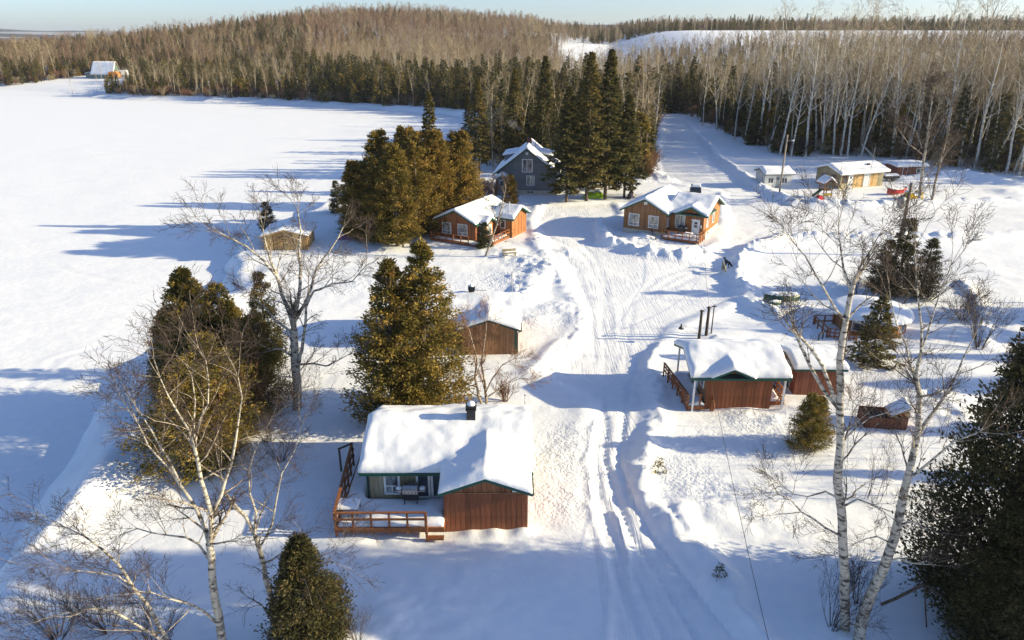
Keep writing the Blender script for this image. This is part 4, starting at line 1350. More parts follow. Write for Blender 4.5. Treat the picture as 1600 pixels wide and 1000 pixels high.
dkD = deck(cabD, [(-0.2, 7.6, -1.6, -0.02), (6.95, 8.4, -0.02, 4.5), (5.82, 6.93, 2.7, 4.5)], 0.3)
railing(dkD, (-0.1, -1.5), (5.6, -1.5), 0.3, 0.95, 6, rails=(1.0, 0.64, 0.2), foot=-0.4)
railing(dkD, (8.3, -0.4), (8.35, 4.3), 0.3, 0.95, 6, rails=(1.0, 0.64, 0.2), foot=-0.4)
railing(dkD, (-0.15, -1.4), (-0.15, 0), 0.3, 0.95, 2, rails=(1.0, 0.64), foot=-0.4)
heap(cabD, 'deck_snow', lambda U, W: np.where((W < -0.1) | (U > 6.95), 0.305, -9.0), -0.1, 8.2, -1.4, 4.3, 0.2, 0.2, 0.3, 32, 2, 0.3)
MB().tube((8.3, 4.7, 3.0), (8.3, 4.7, 4.9), 0.04).build('vent_pipe', MAT['white'], cabD)

# ------------------------------------------------------------------ cabin E (behind the big cedar)
O = (-4.24, 54.2)
cabE = thing('cabin', 'brown cabin partly hidden behind the tall central cedar', 'cabin', (O[0], O[1], 0), R(0.5))
walls(cabE, [(0, 4.7, 0, 4.6, 'v', 2.35, 3.15, 0.5)], 'tan')
walls(cabE, [(-4.4, 4.69, 1.6, 7.2, 'u', 2.35, 3.4, 0.5)], 'tan')
roofs(cabE, [(-4.8, 5.05, 1.2, 7.6, 'u', 2.42, 3.6, 0.5), (-0.4, 5.01, -0.4, 4.8, 'v', 2.40, 3.35, 0.5)], fascia='dark_trim', snow=0.46, step=0.16, seed=41, rr=0.5, it=5, lumps=0.12)
k = MB(); k.box(4.45, 4.62, -0.03, 0.0, 0.2, 2.2); k.build('corner_board', MAT['green_trim'], cabE)
k = MB(); k.tube((5.0, -0.3, 2.3), (4.72, -0.05, 2.0), 0.04, k=6); k.tube((4.72, -0.05, 2.0), (4.72, -0.05, 0.2), 0.04, k=6); k.build('downspout', MAT['dark_trim'], cabE)
chimney(cabE, 0.7, 4.6, 3.75, 0.5, 0.75)
k = MB(); k.tube((0.9, 4.6, 4.15), (2.0, 4.6, 4.15), 0.03); k.build('vent_pipe', MAT['grey_metal'], cabE)
k = MB(); k.tube((4.3, 6.6, 2.8), (4.3, 6.6, 5.2), 0.045); k.build('mast', MAT['grey_metal'], cabE)
window(cabE, ('front', 1.6), -3.4, -2.4, 1.1, 2.1, cols=2)

# ------------------------------------------------------------------ plywood shed by the shore (F)
O = (-31.2, 85.6)
shF = thing('shed', 'yellow plywood shed with double doors near the lakeshore', 'shed', (O[0], O[1], 0), R(4))
walls(shF, [(0, 5.4, 0, 4.6, 'v', 1.85, 2.6, 0.5)], 'plywood', z0=-0.8)
roofs(shF, [(-0.3, 5.7, -0.3, 4.9, 'v', 1.85, 2.68, 0.5)], fascia='plywood', snow=0.3, step=0.22, seed=51, rr=0.4)
for a, b in ((1.75, 2.68), (2.72, 3.65)):
    k = MB(); k.box(a, b, -0.05, 0.0, -0.4, 1.65); d_ = k.build('door', MAT['plywood'], shF)
    k = MB(); k.box((b - 0.2 if a < 2 else a + 0.1), (b - 0.1 if a < 2 else a + 0.2), -0.09, -0.05, 0.55, 0.8); k.build('handle', MAT['black'], d_)
    for z_ in (0.0, 1.3):
        k = MB(); k.box(a + 0.03, b - 0.03, -0.07, -0.05, z_, z_ + 0.12); k.build('batten', MAT['plywood'], d_)

# ------------------------------------------------------------------ grey two-storey house (G)
O = (-2.6, 120.0)
hG = thing('house', 'grey clapboard two-storey house with green roof edges and smoking chimney', 'house', (O[0], O[1], 0), R(-6))
walls(hG, [(0.03, 10.17, 0.03, 9.97, 'v', 0.75, 0.76, 0.5)], 'concrete', name='foundation')
walls(hG, [(0, 10.2, 0, 10, 'v', 3.7, 7.55, 0.5)], 'grey_side', z0=0.7)
roofs(hG, [(-0.6, 10.8, -0.5, 10.4, 'v', 3.35, 7.8, 0.5)], snow=0.32, step=0.3, seed=61, rr=0.5, it=2, fw=0.25)
# shed dormers
for s, nm in ((-1, 0), (1, 1)):
    u0, u1 = (0.9, 4.2) if s < 0 else (6.0, 9.3)
    MB().prism([(u0, 4.2), (u1, 4.2), (u1, 6.5 if s < 0 else 5.9), (u0, 5.9 if s < 0 else 6.5)], 'v', 4.0, 8.6).build('dormer', MAT['grey_side'], hG)
    heap(hG, 'roof_snow', (lambda U, W, s=s, u0=u0, u1=u1: (6.0 + 0.18 * ((U - u0) if s < 0 else (u1 - U)))), u0 - 0.35, u1 + 0.1, 3.7, 8.9, 0.3, 0.3, 0.4, 62, 1, 0.05)
    k = MB(); k.box((u0 - 0.4) if s < 0 else (u1 + 0.35), (u0 - 0.33) if s < 0 else (u1 + 0.42), 3.7, 8.9, 5.75, 6.0); k.build('fascia', MAT['green_trim'], hG)
window(hG, ('front', 0.0), 4.3, 6.1, 3.75, 5.95, cols=2, glass='curtain', fw=0.12)
window(hG, ('front', 0.0), 5.05, 6.45, 1.55, 3.2, cols=2, glass='curtain', fw=0.12)
window(hG, ('front', 0.03), 5.1, 6.4, 0.2, 0.62, cols=2, fw=0.06)
k = MB(); k.box(4.9, 5.35, -0.06, 0, 6.65, 7.05); k.build('vent', MAT['white'], hG)
walls(hG, [(0.0, 2.3, -1.6, 0.0, 'v', 2.9, 3.6, 0.5)], 'grey_side', name='entry_porch')
roofs(hG, [(-0.3, 2.6, -1.9, 0.0, 'v', 2.9, 3.75, 0.5)], fascia='white', snow=0.22, step=0.2, seed=63, rr=0.3, it=1)
window(hG, ('front', -1.6), 0.7, 1.6, 1.6, 2.6, cols=1)
k = MB(); k.box(4.7, 5.5, 4.6, 5.4, 6.8, 8.6); chG = k.build('chimney', MAT['redbrown'], hG)
k = MB(); k.tube((5.1, 5.0, 8.6), (5.1, 5.0, 8.85), 0.26); k.build('flue', MAT['black'], chG)
k = MB(); k.tube((6.2, 5.0, 7.3), (6.2, 5.0, 8.5), 0.06); k.build('vent_pipe', MAT['grey_metal'], hG)

# ------------------------------------------------------------------ white shed, tan bunkhouse, red-brown shed on the right
O = (44.9, 125.2)
shW = thing('shed', 'small white clapboard shed with dark windows by the forest edge', 'shed', (O[0], O[1], 0), R(4))
walls(shW, [(0, 4.9, 0, 4.2, 'u', 2.35, 3.0, 0.5)], 'white_side')
roofs(shW, [(-0.3, 5.2, -0.35, 4.55, 'u', 2.4, 3.1, 0.5)], fascia='dark_trim', snow=0.42, step=0.25, seed=71, rr=0.4)
window(shW, ('front', 0.0), 0.55, 1.6, 0.75, 1.75, cols=2, fw=0.08)
window(shW, ('front', 0.0), 3.0, 4.1, 0.75, 1.75, cols=2, fw=0.08)
door(shW, ('front', 0.0), 1.95, 2.7, 0.0, 2.0, 'grey_metal', lights=1)
window(shW, ('left', 0.0), 0.8, 1.4, 0.9, 1.9, cols=1, fw=0.07)

O = (57.7, 123.9)
shY = thing('bunkhouse', 'long tan wooden bunkhouse with white doors, behind the playset', 'bunkhouse', (O[0], O[1], 0), R(19))
walls(shY, [(0, 9.6, 0, 6.0, 'u', 2.75, 3.7, 0.5)], 'paleboard')
for a, b in ((2.9, 5.0), (6.6, 8.3)):
    k = MB(); k.box(a, b, -0.03, 0.0, -0.2, 2.6); k.build('board_panel', MAT['plywood'], shY)
roofs(shY, [(-0.6, 10.2, -0.7, 6.6, 'u', 2.75, 3.85, 0.5)], fascia='white', snow=0.3, step=0.28, seed=81, rr=0.45)
fy = ('front', 0.0)
window(shY, fy, 0.5, 1.5, 1.0, 2.3, cols=1, fw=0.07, frame='tan')
door(shY, fy, 1.75, 2.7, 0.1, 2.3, lights=1)
door(shY, fy, 5.15, 5.75, 0.1, 2.3, lights=0)
door(shY, fy, 5.95, 6.5, 0.1, 2.3, lights=0)
for vv in (1.0, 3.2):
    window(shY, ('left', 0.0), vv, vv + 1.5, 0.9, 2.3, cols=1, fw=0.07, frame='tan')
k = MB(); k.tube((6.0, -0.4, 0), (6.0, -0.4, 7.0), 0.035); k.build('antenna_mast', MAT['grey_metal'], shY)
k = MB(); k.box(6.9, 7.3, 1.2, 1.6, 3.4, 3.9); k.build('vent', MAT['black'], shY)

O = (73.0, 134.4)
shR = thing('shed', 'low red-brown shed at the forest edge, farthest right', 'shed', (O[0], O[1], 0), R(6))
walls(shR, [(0, 5.6, 0, 4, 'u', 2.25, 2.45, 0.5)], 'redbrown')
roofs(shR, [(-0.4, 6.0, -0.4, 4.4, 'u', 2.3, 2.5, 0.5)], fascia='white', snow=0.4, step=0.28, seed=91, rr=0.4)
window(shR, ('front', 0.0), 3.9, 4.8, 0.9, 1.8, cols=1)
door(shR, ('front', 0.0), 1.2, 2.0, 0.0, 1.95, 'redbrown', lights=0)

# ------------------------------------------------------------------ eight-sided cabin with ramp deck (right)
O = (33.0, 60.3)
hO = thing('cabin', 'round eight-sided orange cabin with domed snowy roof behind a small spruce', 'cabin', (O[0], O[1], -0.15))
oct_ = [(3.1 * math.cos(R(22.5 + 45 * i)), 3.1 * math.sin(R(22.5 + 45 * i))) for i in range(8)]
for i in range(8):
    a, b = oct_[i], oct_[(i + 1) % 8]
    k = MB(); k.add([(a[0], a[1], -0.5), (b[0], b[1], -0.5), (b[0], b[1], 1.75), (a[0], a[1], 1.75), (0, 0, -0.5), (0, 0, 1.75)], [(0, 1, 2, 3), (3, 2, 5), (0, 4, 1), (0, 3, 5, 4), (1, 4, 5, 2)])
    k.build('wall', MAT['orange'], hO)
    m_ = ((a[0] + b[0]) / 2, (a[1] + b[1]) / 2)
    if i in (4, 6):
        n_ = nrm((m_[0], m_[1], 0))
        k = MB(); k.beam((m_[0] + n_[0] * 0.02 + (b[0] - a[0]) * 0.22, m_[1] + n_[1] * 0.02 + (b[1] - a[1]) * 0.22, 1.0), (m_[0] + n_[0] * 0.02 - (b[0] - a[0]) * 0.22, m_[1] + n_[1] * 0.02 - (b[1] - a[1]) * 0.22, 1.0), 0.05, 0.9)
        w_ = k.build('window', MAT['white'], hO)
        k = MB(); k.beam((m_[0] + n_[0] * 0.03 + (b[0] - a[0]) * 0.18, m_[1] + n_[1] * 0.03 + (b[1] - a[1]) * 0.18, 1.0), (m_[0] + n_[0] * 0.03 - (b[0] - a[0]) * 0.18, m_[1] + n_[1] * 0.03 - (b[1] - a[1]) * 0.18, 1.0), 0.05, 0.72)
        k.build('pane', MAT['glass'], w_)
k = MB()
for i in range(8):
    a = [c * 1.16 for c in oct_[i]]; b = [c * 1.16 for c in oct_[(i + 1) % 8]]
    k.add([(a[0], a[1], 1.70), (b[0], b[1], 1.70), (0, 0, 2.45), (a[0], a[1], 1.60), (b[0], b[1], 1.60), (0, 0, 2.30)], [(0, 1, 2), (5, 4, 3), (3, 4, 1, 0)])
k.build('roof', MAT['shingle'], hO)
heap(hO, 'roof_snow', lambda U, W: np.where(np.hypot(U, W) < 3.6, 1.72 + 0.75 * (1 - np.hypot(U, W) / 3.4), -9), -3.7, 3.7, -3.7, 3.7, 0.2, 0.42, 0.7, 95, 3, 0.06)
dkO = deck(hO, [(-4.9, -2.7, -2.6, 0.6)], 0.15)
railing(dkO, (-4.85, -2.5), (-2.6, -3.3), 0.15, 0.95, 5, rails=(1.0, 0.66, 0.33), foot=-0.6, slats=6)
railing(dkO, (-4.85, -2.4), (-4.85, 0.6), 0.15, 0.95, 4, rails=(1.0, 0.5), foot=-0.6)
railing(dkO, (-4.7, 0.6), (-3.0, 0.6), 0.15, 0.95, 3, rails=(1.0, 0.5), foot=-0.6)
railing(dkO, (-4.85, -2.4), (-5.9, -3.2), -0.1, 0.95, 3, rails=(1.0,), foot=-0.6, mat='darkpole')

# ------------------------------------------------------------------ house across the lake
fx, fy_ = g(150, 131, 0.0)
hz_ = th(fx, fy_)
far = thing('house', 'distant house with steep pale snowy roof across the lake', 'house', (fx, fy_ + 4, hz_), R(-8))
far.scale = (0.74, 0.74, 0.72)
walls(far, [(-5, 13, 0, 9, 'u', 4.0, 12.0, 0.5)], 'tealwall')
roofs(far, [(-5.6, 13.6, -1.2, 10.2, 'u', 3.4, 12.8, 0.5)], fascia='tan', snow=0.35, step=0.7, seed=99, rr=0.9, it=1)
walls(far, [(-12, -5, 2, 8, 'v', 4.0, 4.6, 0.5)], 'tealwall', name='side_wing')
roofs(far, [(-12.5, -4.6, 1.5, 8.5, 'v', 4.0, 4.9, 0.5)], fascia='tan', snow=0.4, step=0.7, seed=98, rr=0.9, it=1)
for a in (-10.5, -8.2, -3.5, 0.0, 4.0):
    window(far, ('front', 2.0 if a < -5 else 0.0), a, a + 1.6, 1.2, 2.9, cols=2, fw=0.12)

# ------------------------------------------------------------------ trees of the yard
plant('cedar_big', -7.0, 43.9, (1.16, 1.16, 1.0), 0.6, 'tall double-topped cedar standing behind the nearest cabin', 'cedar')
plant('cedar_a', -22.8, 46.2, (1.08, 1.08, 1.02), 1.0, 'bushy dark green cedar on the lakeshore, tallest of the left clump', 'cedar')
plant('cedar_b', -18.4, 45.3, (0.85, 0.85, 0.85), 2.0, 'cedar at the right rear of the lakeshore clump, beside the thick birch', 'cedar')
plant('cedar_b', -19.6, 38.9, (1.28, 1.28, 0.90), 4.0, 'bronzed cedar at the front of the lakeshore clump behind birch stems', 'cedar')
plant('cedar_a', -25.2, 47.5, (0.8, 0.8, 0.68), 3.0, 'low cedar nearest the lake in the left clump', 'cedar')
plant('cedar_b', -20.8, 47.4, (0.9, 0.9, 0.96), 5.0, 'middle cedar at the back of the lakeshore clump', 'cedar')
plant('cedar_thin', -19.9, 52.5, (1.0, 1.0, 1.0), 1.0, 'slim brown cedar behind the thick lakeside birch', 'cedar')
plant('cedar_near', -8.8, 23.4, (1.05, 1.05, 1.0), 0.3, 'dark cedar at the bottom edge in front of the nearest cabin', 'cedar')
gold = [('cedar_gold_a', 560, 372, 0.74, 'outermost dark cedar on the lake side of the golden clump'), ('cedar_gold_b', 592, 378, 0.84, 'second cedar from the lake in the golden clump'),
        ('cedar_gold_a', 622, 384, 0.92, 'front cedar of the golden clump with low skirts'), ('cedar_gold_b', 648, 368, 0.98, 'tall cedar in the middle of the golden clump'),
        ('cedar_gold_a', 684, 356, 0.96, 'golden cedar just left of the orange-brown cabin'), ('cedar_gold_b', 722, 344, 0.98, 'golden cedar at the right end of the clump behind the orange-brown cabin'),
        ('cedar_gold_a', 600, 352, 0.95, 'rear cedar of the golden clump on the lake side'), ('cedar_gold_b', 672, 345, 1.0, 'rear cedar of the golden clump below the lone spruce top'),
        ('cedar_gold_a', 640, 352, 0.98, 'rear cedar of the golden clump left of the lone spruce'), ('cedar_gold_b', 706, 344, 0.98, 'rear cedar of the golden clump right of the lone spruce'), ('cedar_gold_b', 570, 358, 0.72, 'low dark cedar at the lakeward back of the golden clump')]
for i, (k_, px, py, s_, lb) in enumerate(gold):
    x_, y_ = g(px, py)
    plant(k_, x_, y_, (s_ * 1.22, s_ * 1.22, s_), i * 1.3, lb, 'cedar', 'golden cedar clump')
x_, y_ = g(678, 345); plant('spruce_b', x_, y_, (0.75, 0.75, 1.02), 0, 'narrow spruce rising above the golden cedar clump', 'spruce')
for i, (k_, px, py, s_, lb) in enumerate([('spruce_b', 885, 318, 1.0, 'leftmost spruce in front of the grey house'), ('spruce_a', 916, 316, 1.0, 'tall spruce, second in the row beside the grey house'),
                                          ('spruce_a', 945, 312, 1.02, 'tallest spruce, third in the row beside the grey house'), ('spruce_b', 975, 309, 0.93, 'rightmost spruce of the row near the tan cabin'),
                                          ('spruce_b', 958, 296, 0.92, 'spruce at the back of the row by the grey house'), ('spruce_a', 905, 292, 0.80, 'spruce close behind the row at the grey house corner')]):
    x_, y_ = g(px, py)
    plant(k_, x_, y_, (s_ * 1.06, s_ * 1.06, s_), i * 2.1, lb, 'spruce', 'spruce row by the grey house')
for i, (x_, y_, s_, lb) in enumerate([(-6.5, 141, 0.78, 'dark spruce left behind the grey house'), (0.5, 143, 0.86, 'dark spruce straight behind the grey house chimney'), (6.5, 146, 0.95, 'dark spruce right behind the grey house'), (-9.0, 150, 0.62, 'smaller dark spruce on the shore behind the grey house')]):
    plant('spruce_a', x_, y_, s_, i * 1.7, lb, 'spruce', 'dark spruces behind the grey house')
for k_, px, py, s_, lb in [('cedar_thin', 1398, 462, (1.35, 1.35, 1.02), 'sparse cedar in front of the transformer pole'), ('cedar_thin', 1375, 455, (1.1, 1.1, 0.7), 'short cedar left of the transformer pole'),
                           ('cedar_thin', 1438, 465, (1.15, 1.15, 0.78), 'cedar right of the transformer pole among bare saplings'),
                           ('spruce_small', 1360, 566, (1.0, 1.0, 1.0), 'small dark spruce in front of the eight-sided cabin'),
                           ('cedar_b', 1262, 698, (0.50, 0.50, 0.46), 'small cedar beside the brown shed, left of the right birches'),
                           ('cedar_thin', 528, 332, (0.9, 0.9, 0.62), 'small lone cedar on the shore left of the golden clump'), ('cedar_thin', 420, 362, (0.85, 0.85, 0.5), 'little conifer behind the plywood shed'),
                           ('cedar_gold_a', 797, 322, (0.5, 0.5, 0.36), 'small golden cedar in front of the grey house porch'), ('cedar_thin', 757, 388, (0.75, 0.75, 0.42), 'small bushy cedar at the corner of the orange-brown cabin railing')]:
    x_, y_ = g(px, py)
    plant(k_, x_, y_, s_, px * 0.01, lb, 'spruce' if 'spruce' in k_ else 'cedar')
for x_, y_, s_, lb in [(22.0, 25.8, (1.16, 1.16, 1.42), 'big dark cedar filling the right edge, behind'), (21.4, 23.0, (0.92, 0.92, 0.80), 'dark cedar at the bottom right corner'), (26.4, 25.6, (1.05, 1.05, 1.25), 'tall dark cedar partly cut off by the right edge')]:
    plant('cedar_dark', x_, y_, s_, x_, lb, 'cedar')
# trees just outside the frame whose shade falls across the foreground
for i, (k_, x_, y_, s_) in enumerate([('spruce_b', 33, 24.6, 0.75), ('spruce_b', 42, 21.0, 0.85), ('spruce_a', 52, 19.0, 0.8), ('spruce_b', 49, 24.5, 0.6),
                                      ('spruce_b', 42, 35.5, 0.45), ('spruce_b', 66, 57, 0.8), ('spruce_b', 72, 62, 0.9), ('cedar_dark', 60, 47, 0.9), ('spruce_b', 52, 40.5, 0.55), ('spruce_b', 70, 52, 0.7), ('spruce_b', 60, 61, 0.55)]):
    plant(k_, x_, y_, s_, i, 'dark evergreen standing just beyond the right edge of the view', 'evergreen', 'evergreens beyond the right edge')
for i, (x_, y_, s_) in enumerate([(38, 26.6, 0.75), (36, 21.2, 0.8), (47, 20.2, 0.9), (56, 21.5, 0.9), (62, 53, 0.8), (74, 57, 0.9), (64, 66, 0.8), (58, 58, 0.7), (68, 48, 0.8), (46, 27.5, 0.7)]):
    plant(ASP[i % 5], x_, y_, s_, i, 'bare aspen standing just beyond the right edge of the view', 'aspen', 'aspens beyond the right edge')
for px, py, s_, lb in [(1028, 738, 1.0, 'spruce seedling poking through the snow beside the road bank'), (1122, 912, 0.7, 'tiny spruce tip poking out of the road bank')]:
    x_, y_ = g(px, py); plant('seedling', x_, y_, s_, 0, lb, 'seedling')

# ------------------------------------------------------------------ birches with limbs set out one by one
Yb = 23.3
birch('birch_tree', 'white multi-stemmed birch rising at the lower left, in front of the cedars', hz(352, 1040, Yb)[:2], [
    (pl([(352, 1060), (347, 1000), (342, 962), (335, 930), (331, 890), (327, 850)], Yb), 0.20, 0.15, 0.25),
    (pl([(327, 850), (322, 830), (307, 795), (290, 770), (275, 748), (262, 730), (232, 697), (215, 660)], Yb, 1.2), 0.105, 0.02, 0.8),
    (pl([(282, 755), (252, 700), (235, 670), (220, 647)], Yb, -0.8), 0.05, 0.018, 0.9),
    (pl([(327, 850), (330, 830), (329, 800), (322, 775), (314, 750), (310, 725), (304, 700)], Yb, -0.5), 0.11, 0.065, 0.4),
    (pl([(304, 700), (295, 672), (275, 640), (262, 617), (250, 590)], Yb - 0.5, -0.7), 0.05, 0.016, 0.9),
    (pl([(304, 700), (307, 680), (312, 655), (325, 630), (326, 595), (322, 565)], Yb - 0.5, 0.5), 0.05, 0.016, 0.9),
    (pl([(304, 700), (303, 660), (305, 625), (300, 590)], Yb - 0.5, 1.2), 0.045, 0.015, 0.9),
    (pl([(329, 805), (345, 775), (352, 750), (362, 722), (368, 690), (373, 655), (378, 620), (372, 590)], Yb, 0.8), 0.085, 0.018, 0.6),
    (pl([(337, 972), (318, 955), (300, 945), (262, 935), (235, 925)], Yb, -1.0), 0.07, 0.02, 0.9),
    (pl([(331, 880), (310, 850), (292, 840), (260, 836), (215, 826), (190, 835)], Yb, 0.9), 0.06, 0.015, 0.9)], 1)
birch('birch_tree', 'white birch leaning far left at the bottom corner', hz(285, 1060, 22.6)[:2], [
    (pl([(290, 1080), (270, 1010), (255, 990), (232, 947), (207, 917), (185, 882), (162, 860), (132, 838), (105, 825)], 22.6, 0.8), 0.12, 0.02, 0.75),
    (pl([(270, 1010), (240, 992), (215, 977), (177, 955), (140, 951), (97, 959), (60, 968)], 22.6, -0.6), 0.075, 0.018, 0.9),
    (pl([(207, 917), (185, 900), (150, 895), (110, 890)], 23.0, -0.6), 0.04, 0.014, 0.9)], 2)
birch('birch_tree', 'grey birch between the white birch and the bottom-edge cedar', hz(432, 985, 24.2)[:2], [
    (pl([(436, 1000), (425, 945), (415, 905), (405, 857), (398, 835), (384, 808), (368, 790), (352, 770), (345, 740)], 24.2, 0.3), 0.15, 0.03, 0.45),
    (pl([(398, 835), (400, 800), (390, 770), (388, 735), (400, 700), (412, 672)], 24.3, 0.8), 0.06, 0.015, 0.8),
    (pl([(405, 857), (425, 820), (432, 780), (440, 740), (462, 700), (470, 665)], 24.3, 1.2), 0.055, 0.015, 0.7),
    (pl([(415, 910), (450, 885), (480, 870), (505, 868)], 24.2, -0.9), 0.04, 0.013, 0.8)], 3)
birch('birch_tree', 'thick-trunked birch on the lakeshore behind the left cedar clump', hz(465, 640, 44.8)[:2], [
    (pl([(465, 650), (465, 635), (464, 595), (461, 562), (460, 537), (459, 515)], 44.8), 0.34, 0.25, 0.25),
    (pl([(459, 515), (450, 482), (440, 460), (432, 430), (422, 405), (415, 380), (411, 358)], 44.8, 1.0), 0.16, 0.03, 0.55),
    (pl([(432, 432), (410, 405), (385, 385), (360, 372), (340, 362)], 45.2, -1.5), 0.09, 0.025, 0.6),
    (pl([(459, 515), (462, 490), (468, 455), (470, 420), (467, 390), (470, 360), (466, 335)], 44.8, -1.0), 0.16, 0.03, 0.55),
    (pl([(462, 500), (476, 475), (486, 452), (495, 420), (515, 392), (528, 372), (536, 355)], 44.8, 1.5), 0.12, 0.025, 0.55),
    (pl([(464, 580), (472, 545), (476, 515), (478, 480), (490, 455), (520, 443), (550, 440), (572, 415)], 44.8, -1.2), 0.13, 0.025, 0.5),
    (pl([(464, 570), (490, 568), (510, 572), (530, 562), (548, 552)], 44.8, 1.0), 0.08, 0.02, 0.8),
    (pl([(462, 560), (440, 545), (420, 545), (400, 535)], 44.8, -1.0), 0.08, 0.02, 0.8),
    (pl([(458, 520), (430, 500), (412, 478), (395, 465)], 44.8, 1.2), 0.10, 0.02, 0.7),
    (pl([(464, 590), (440, 588), (428, 605), (418, 618)], 44.8, 0.4), 0.05, 0.015, 0.8)], 4, dict(CFG_BIRCH, len1=2.6, rmin=0.009), sides=10)
Yr = 24.3
birch('birch_tree', 'straight tall birch on the right with forked top, left of a leaning one', hz(1320, 978, Yr)[:2], [
    (pl([(1320, 990), (1320, 940), (1320, 900), (1317, 850), (1315, 800), (1308, 750), (1313, 700), (1312, 650), (1313, 600), (1312, 562), (1316, 532), (1322, 500), (1328, 465), (1333, 445)], Yr), 0.235, 0.085, 0.28),
    (pl([(1311, 640), (1287, 610), (1267, 575), (1252, 542), (1241, 518)], Yr, 0.5), 0.075, 0.05, 0.3),
    (pl([(1304, 625), (1285, 572), (1265, 542), (1250, 526)], Yr, -0.7), 0.075, 0.05, 0.35),
    (pl([(1322, 500), (1308, 487), (1295, 465), (1275, 430), (1258, 400), (1245, 385)], Yr, -0.55), 0.06, 0.015, 0.5),
    (pl([(1330, 455), (1318, 420), (1313, 385), (1310, 355)], Yr, 0.6), 0.055, 0.015, 0.55),
    (pl([(1333, 445), (1345, 415), (1358, 395), (1372, 370)], Yr, 0.55), 0.055, 0.015, 0.55),
    (pl([(1309, 835), (1290, 825), (1270, 810), (1252, 800), (1235, 780), (1215, 772)], Yr, -0.6), 0.055, 0.018, 0.55),
    (pl([(1312, 780), (1290, 768), (1262, 776), (1240, 772)], Yr, 0.5), 0.05, 0.015, 0.55),
    (pl([(1320, 790), (1340, 780), (1362, 788), (1395, 800)], Yr, 0.55), 0.05, 0.015, 0.55),
    (pl([(1316, 690), (1338, 668), (1360, 652), (1385, 645)], Yr, -0.6), 0.045, 0.014, 0.55)], 5, dict(CFG_BIRCH, len1=2.1))
birch('birch_tree', 'leaning forked birch at the lower right beside the dark cedars', hz(1343, 1000, 23.6)[:2], [
    (pl([(1338, 1020), (1343, 995), (1350, 957), (1362, 925), (1382, 885), (1397, 842), (1405, 807), (1412, 770), (1420, 740), (1428, 705), (1435, 670), (1437, 620)], 23.6, 0.6), 0.26, 0.10, 0.22),
    (pl([(1437, 620), (1430, 595), (1420, 562), (1415, 537), (1400, 505), (1392, 470)], 24.2, 0.5), 0.06, 0.015, 0.5),
    (pl([(1437, 620), (1432, 582), (1439, 550), (1440, 515), (1436, 480), (1431, 425), (1430, 385)], 24.2, -0.5), 0.07, 0.015, 0.7),
    (pl([(1434, 680), (1450, 655), (1462, 640), (1477, 617), (1495, 585), (1507, 555), (1520, 530)], 24.1, 0.55), 0.085, 0.02, 0.6),
    (pl([(1440, 545), (1455, 500), (1470, 455), (1486, 415)], 24.2, 0.55), 0.04, 0.013, 0.5),
    (pl([(1425, 745), (1455, 720), (1490, 690), (1530, 675)], 23.9, -0.55), 0.06, 0.02, 0.5),
    (pl([(1385, 878), (1405, 872), (1425, 880), (1450, 882)], 23.7, -0.5), 0.045, 0.018, 0.55),
    (pl([(1402, 820), (1425, 815), (1448, 828)], 23.7, 0.6), 0.04, 0.015, 0.55),
    (pl([(1395, 850), (1370, 838), (1352, 842), (1335, 850)], 23.7, 0.6), 0.035, 0.014, 0.55)], 6, dict(CFG_BIRCH, len1=2.1))
Ys = g(770, 640)[1]
birch('ornamental_tree', 'low spreading bare tree behind the nearest cabin chimney', hz(762, 642, Ys)[:2], [
    (pl([(761, 648), (748, 620), (742, 590), (745, 560), (738, 535), (733, 515)], Ys), 0.12, 0.02, 0.9), (pl([(761, 648), (758, 600), (752, 570), (757, 535), (760, 505)], Ys, 1.0), 0.11, 0.02, 0.9),
    (pl([(758, 615), (770, 590), (785, 570), (805, 560)], Ys, -0.8), 0.06, 0.015, 1.0), (pl([(762, 620), (785, 605), (805, 590), (820, 592)], Ys, 0.8), 0.06, 0.015, 1.0)], 7,
    dict(CFG_BIRCH, len1=1.7), cat='tree', twig='redtwig', bark='limb')
x_, y_ = g(1436, 314)
birch('birch_tree', 'white birch beside the yellow boat at the forest edge', (x_, y_), [
    (pl([(1436, 316), (1440, 280), (1443, 250), (1449, 215), (1452, 185), (1456, 160), (1460, 135)], y_), 0.26, 0.05, 0.7), (pl([(1441, 232), (1432, 205), (1420, 195), (1405, 190)], y_, 1), 0.08, 0.02, 0.9),
    (pl([(1446, 235), (1455, 195), (1466, 170), (1470, 145)], y_, -1), 0.09, 0.02, 0.9), (pl([(1440, 240), (1420, 225), (1406, 205)], y_, -1.5), 0.08, 0.02, 0.9), (pl([(1443, 275), (1458, 262), (1470, 248)], y_, 1), 0.06, 0.02, 0.9)], 8, dict(CFG_BIRCH, rmin=0.016, len1=3.0))
x_, y_ = g(1455, 318)
birch('birch_tree', 'grey leaning trunk right of the white birch by the yellow boat', (x_, y_), [
    (pl([(1455, 320), (1460, 290), (1467, 262), (1474, 235), (1482, 205), (1487, 175)], y_, 1), 0.22, 0.05, 0.5), (pl([(1468, 258), (1478, 240), (1490, 225)], y_, -1), 0.06, 0.02, 0.8)], 9, dict(CFG_BIRCH, rmin=0.016, len1=2.6), bark='limb')
x_, y_ = g(757, 402)
birch('ornamental_tree', 'slender bare tree in front of the orange-brown cabin', (x_, y_), [
    (pl([(757, 404), (768, 375), (778, 345), (785, 318), (790, 295)], y_), 0.13, 0.03, 0.7), (pl([(776, 350), (770, 325), (772, 300)], y_, 1), 0.06, 0.02, 0.9)], 10, dict(CFG_BIRCH, rmin=0.013, len1=1.8), cat='tree', bark='limb')

CFG_SHRUB = dict(nseg=[5, 4, 3], jit=[0.12, 0.2, 0.3], up=[0.08, 0.08, 0.03], t0=[0.3, 0.3, 0], nc=[1.8, 1.5, 0], ls=[0.5, 0.55, 0.5], ang=(0.3, 0.7), max=2, rmin=0.006)


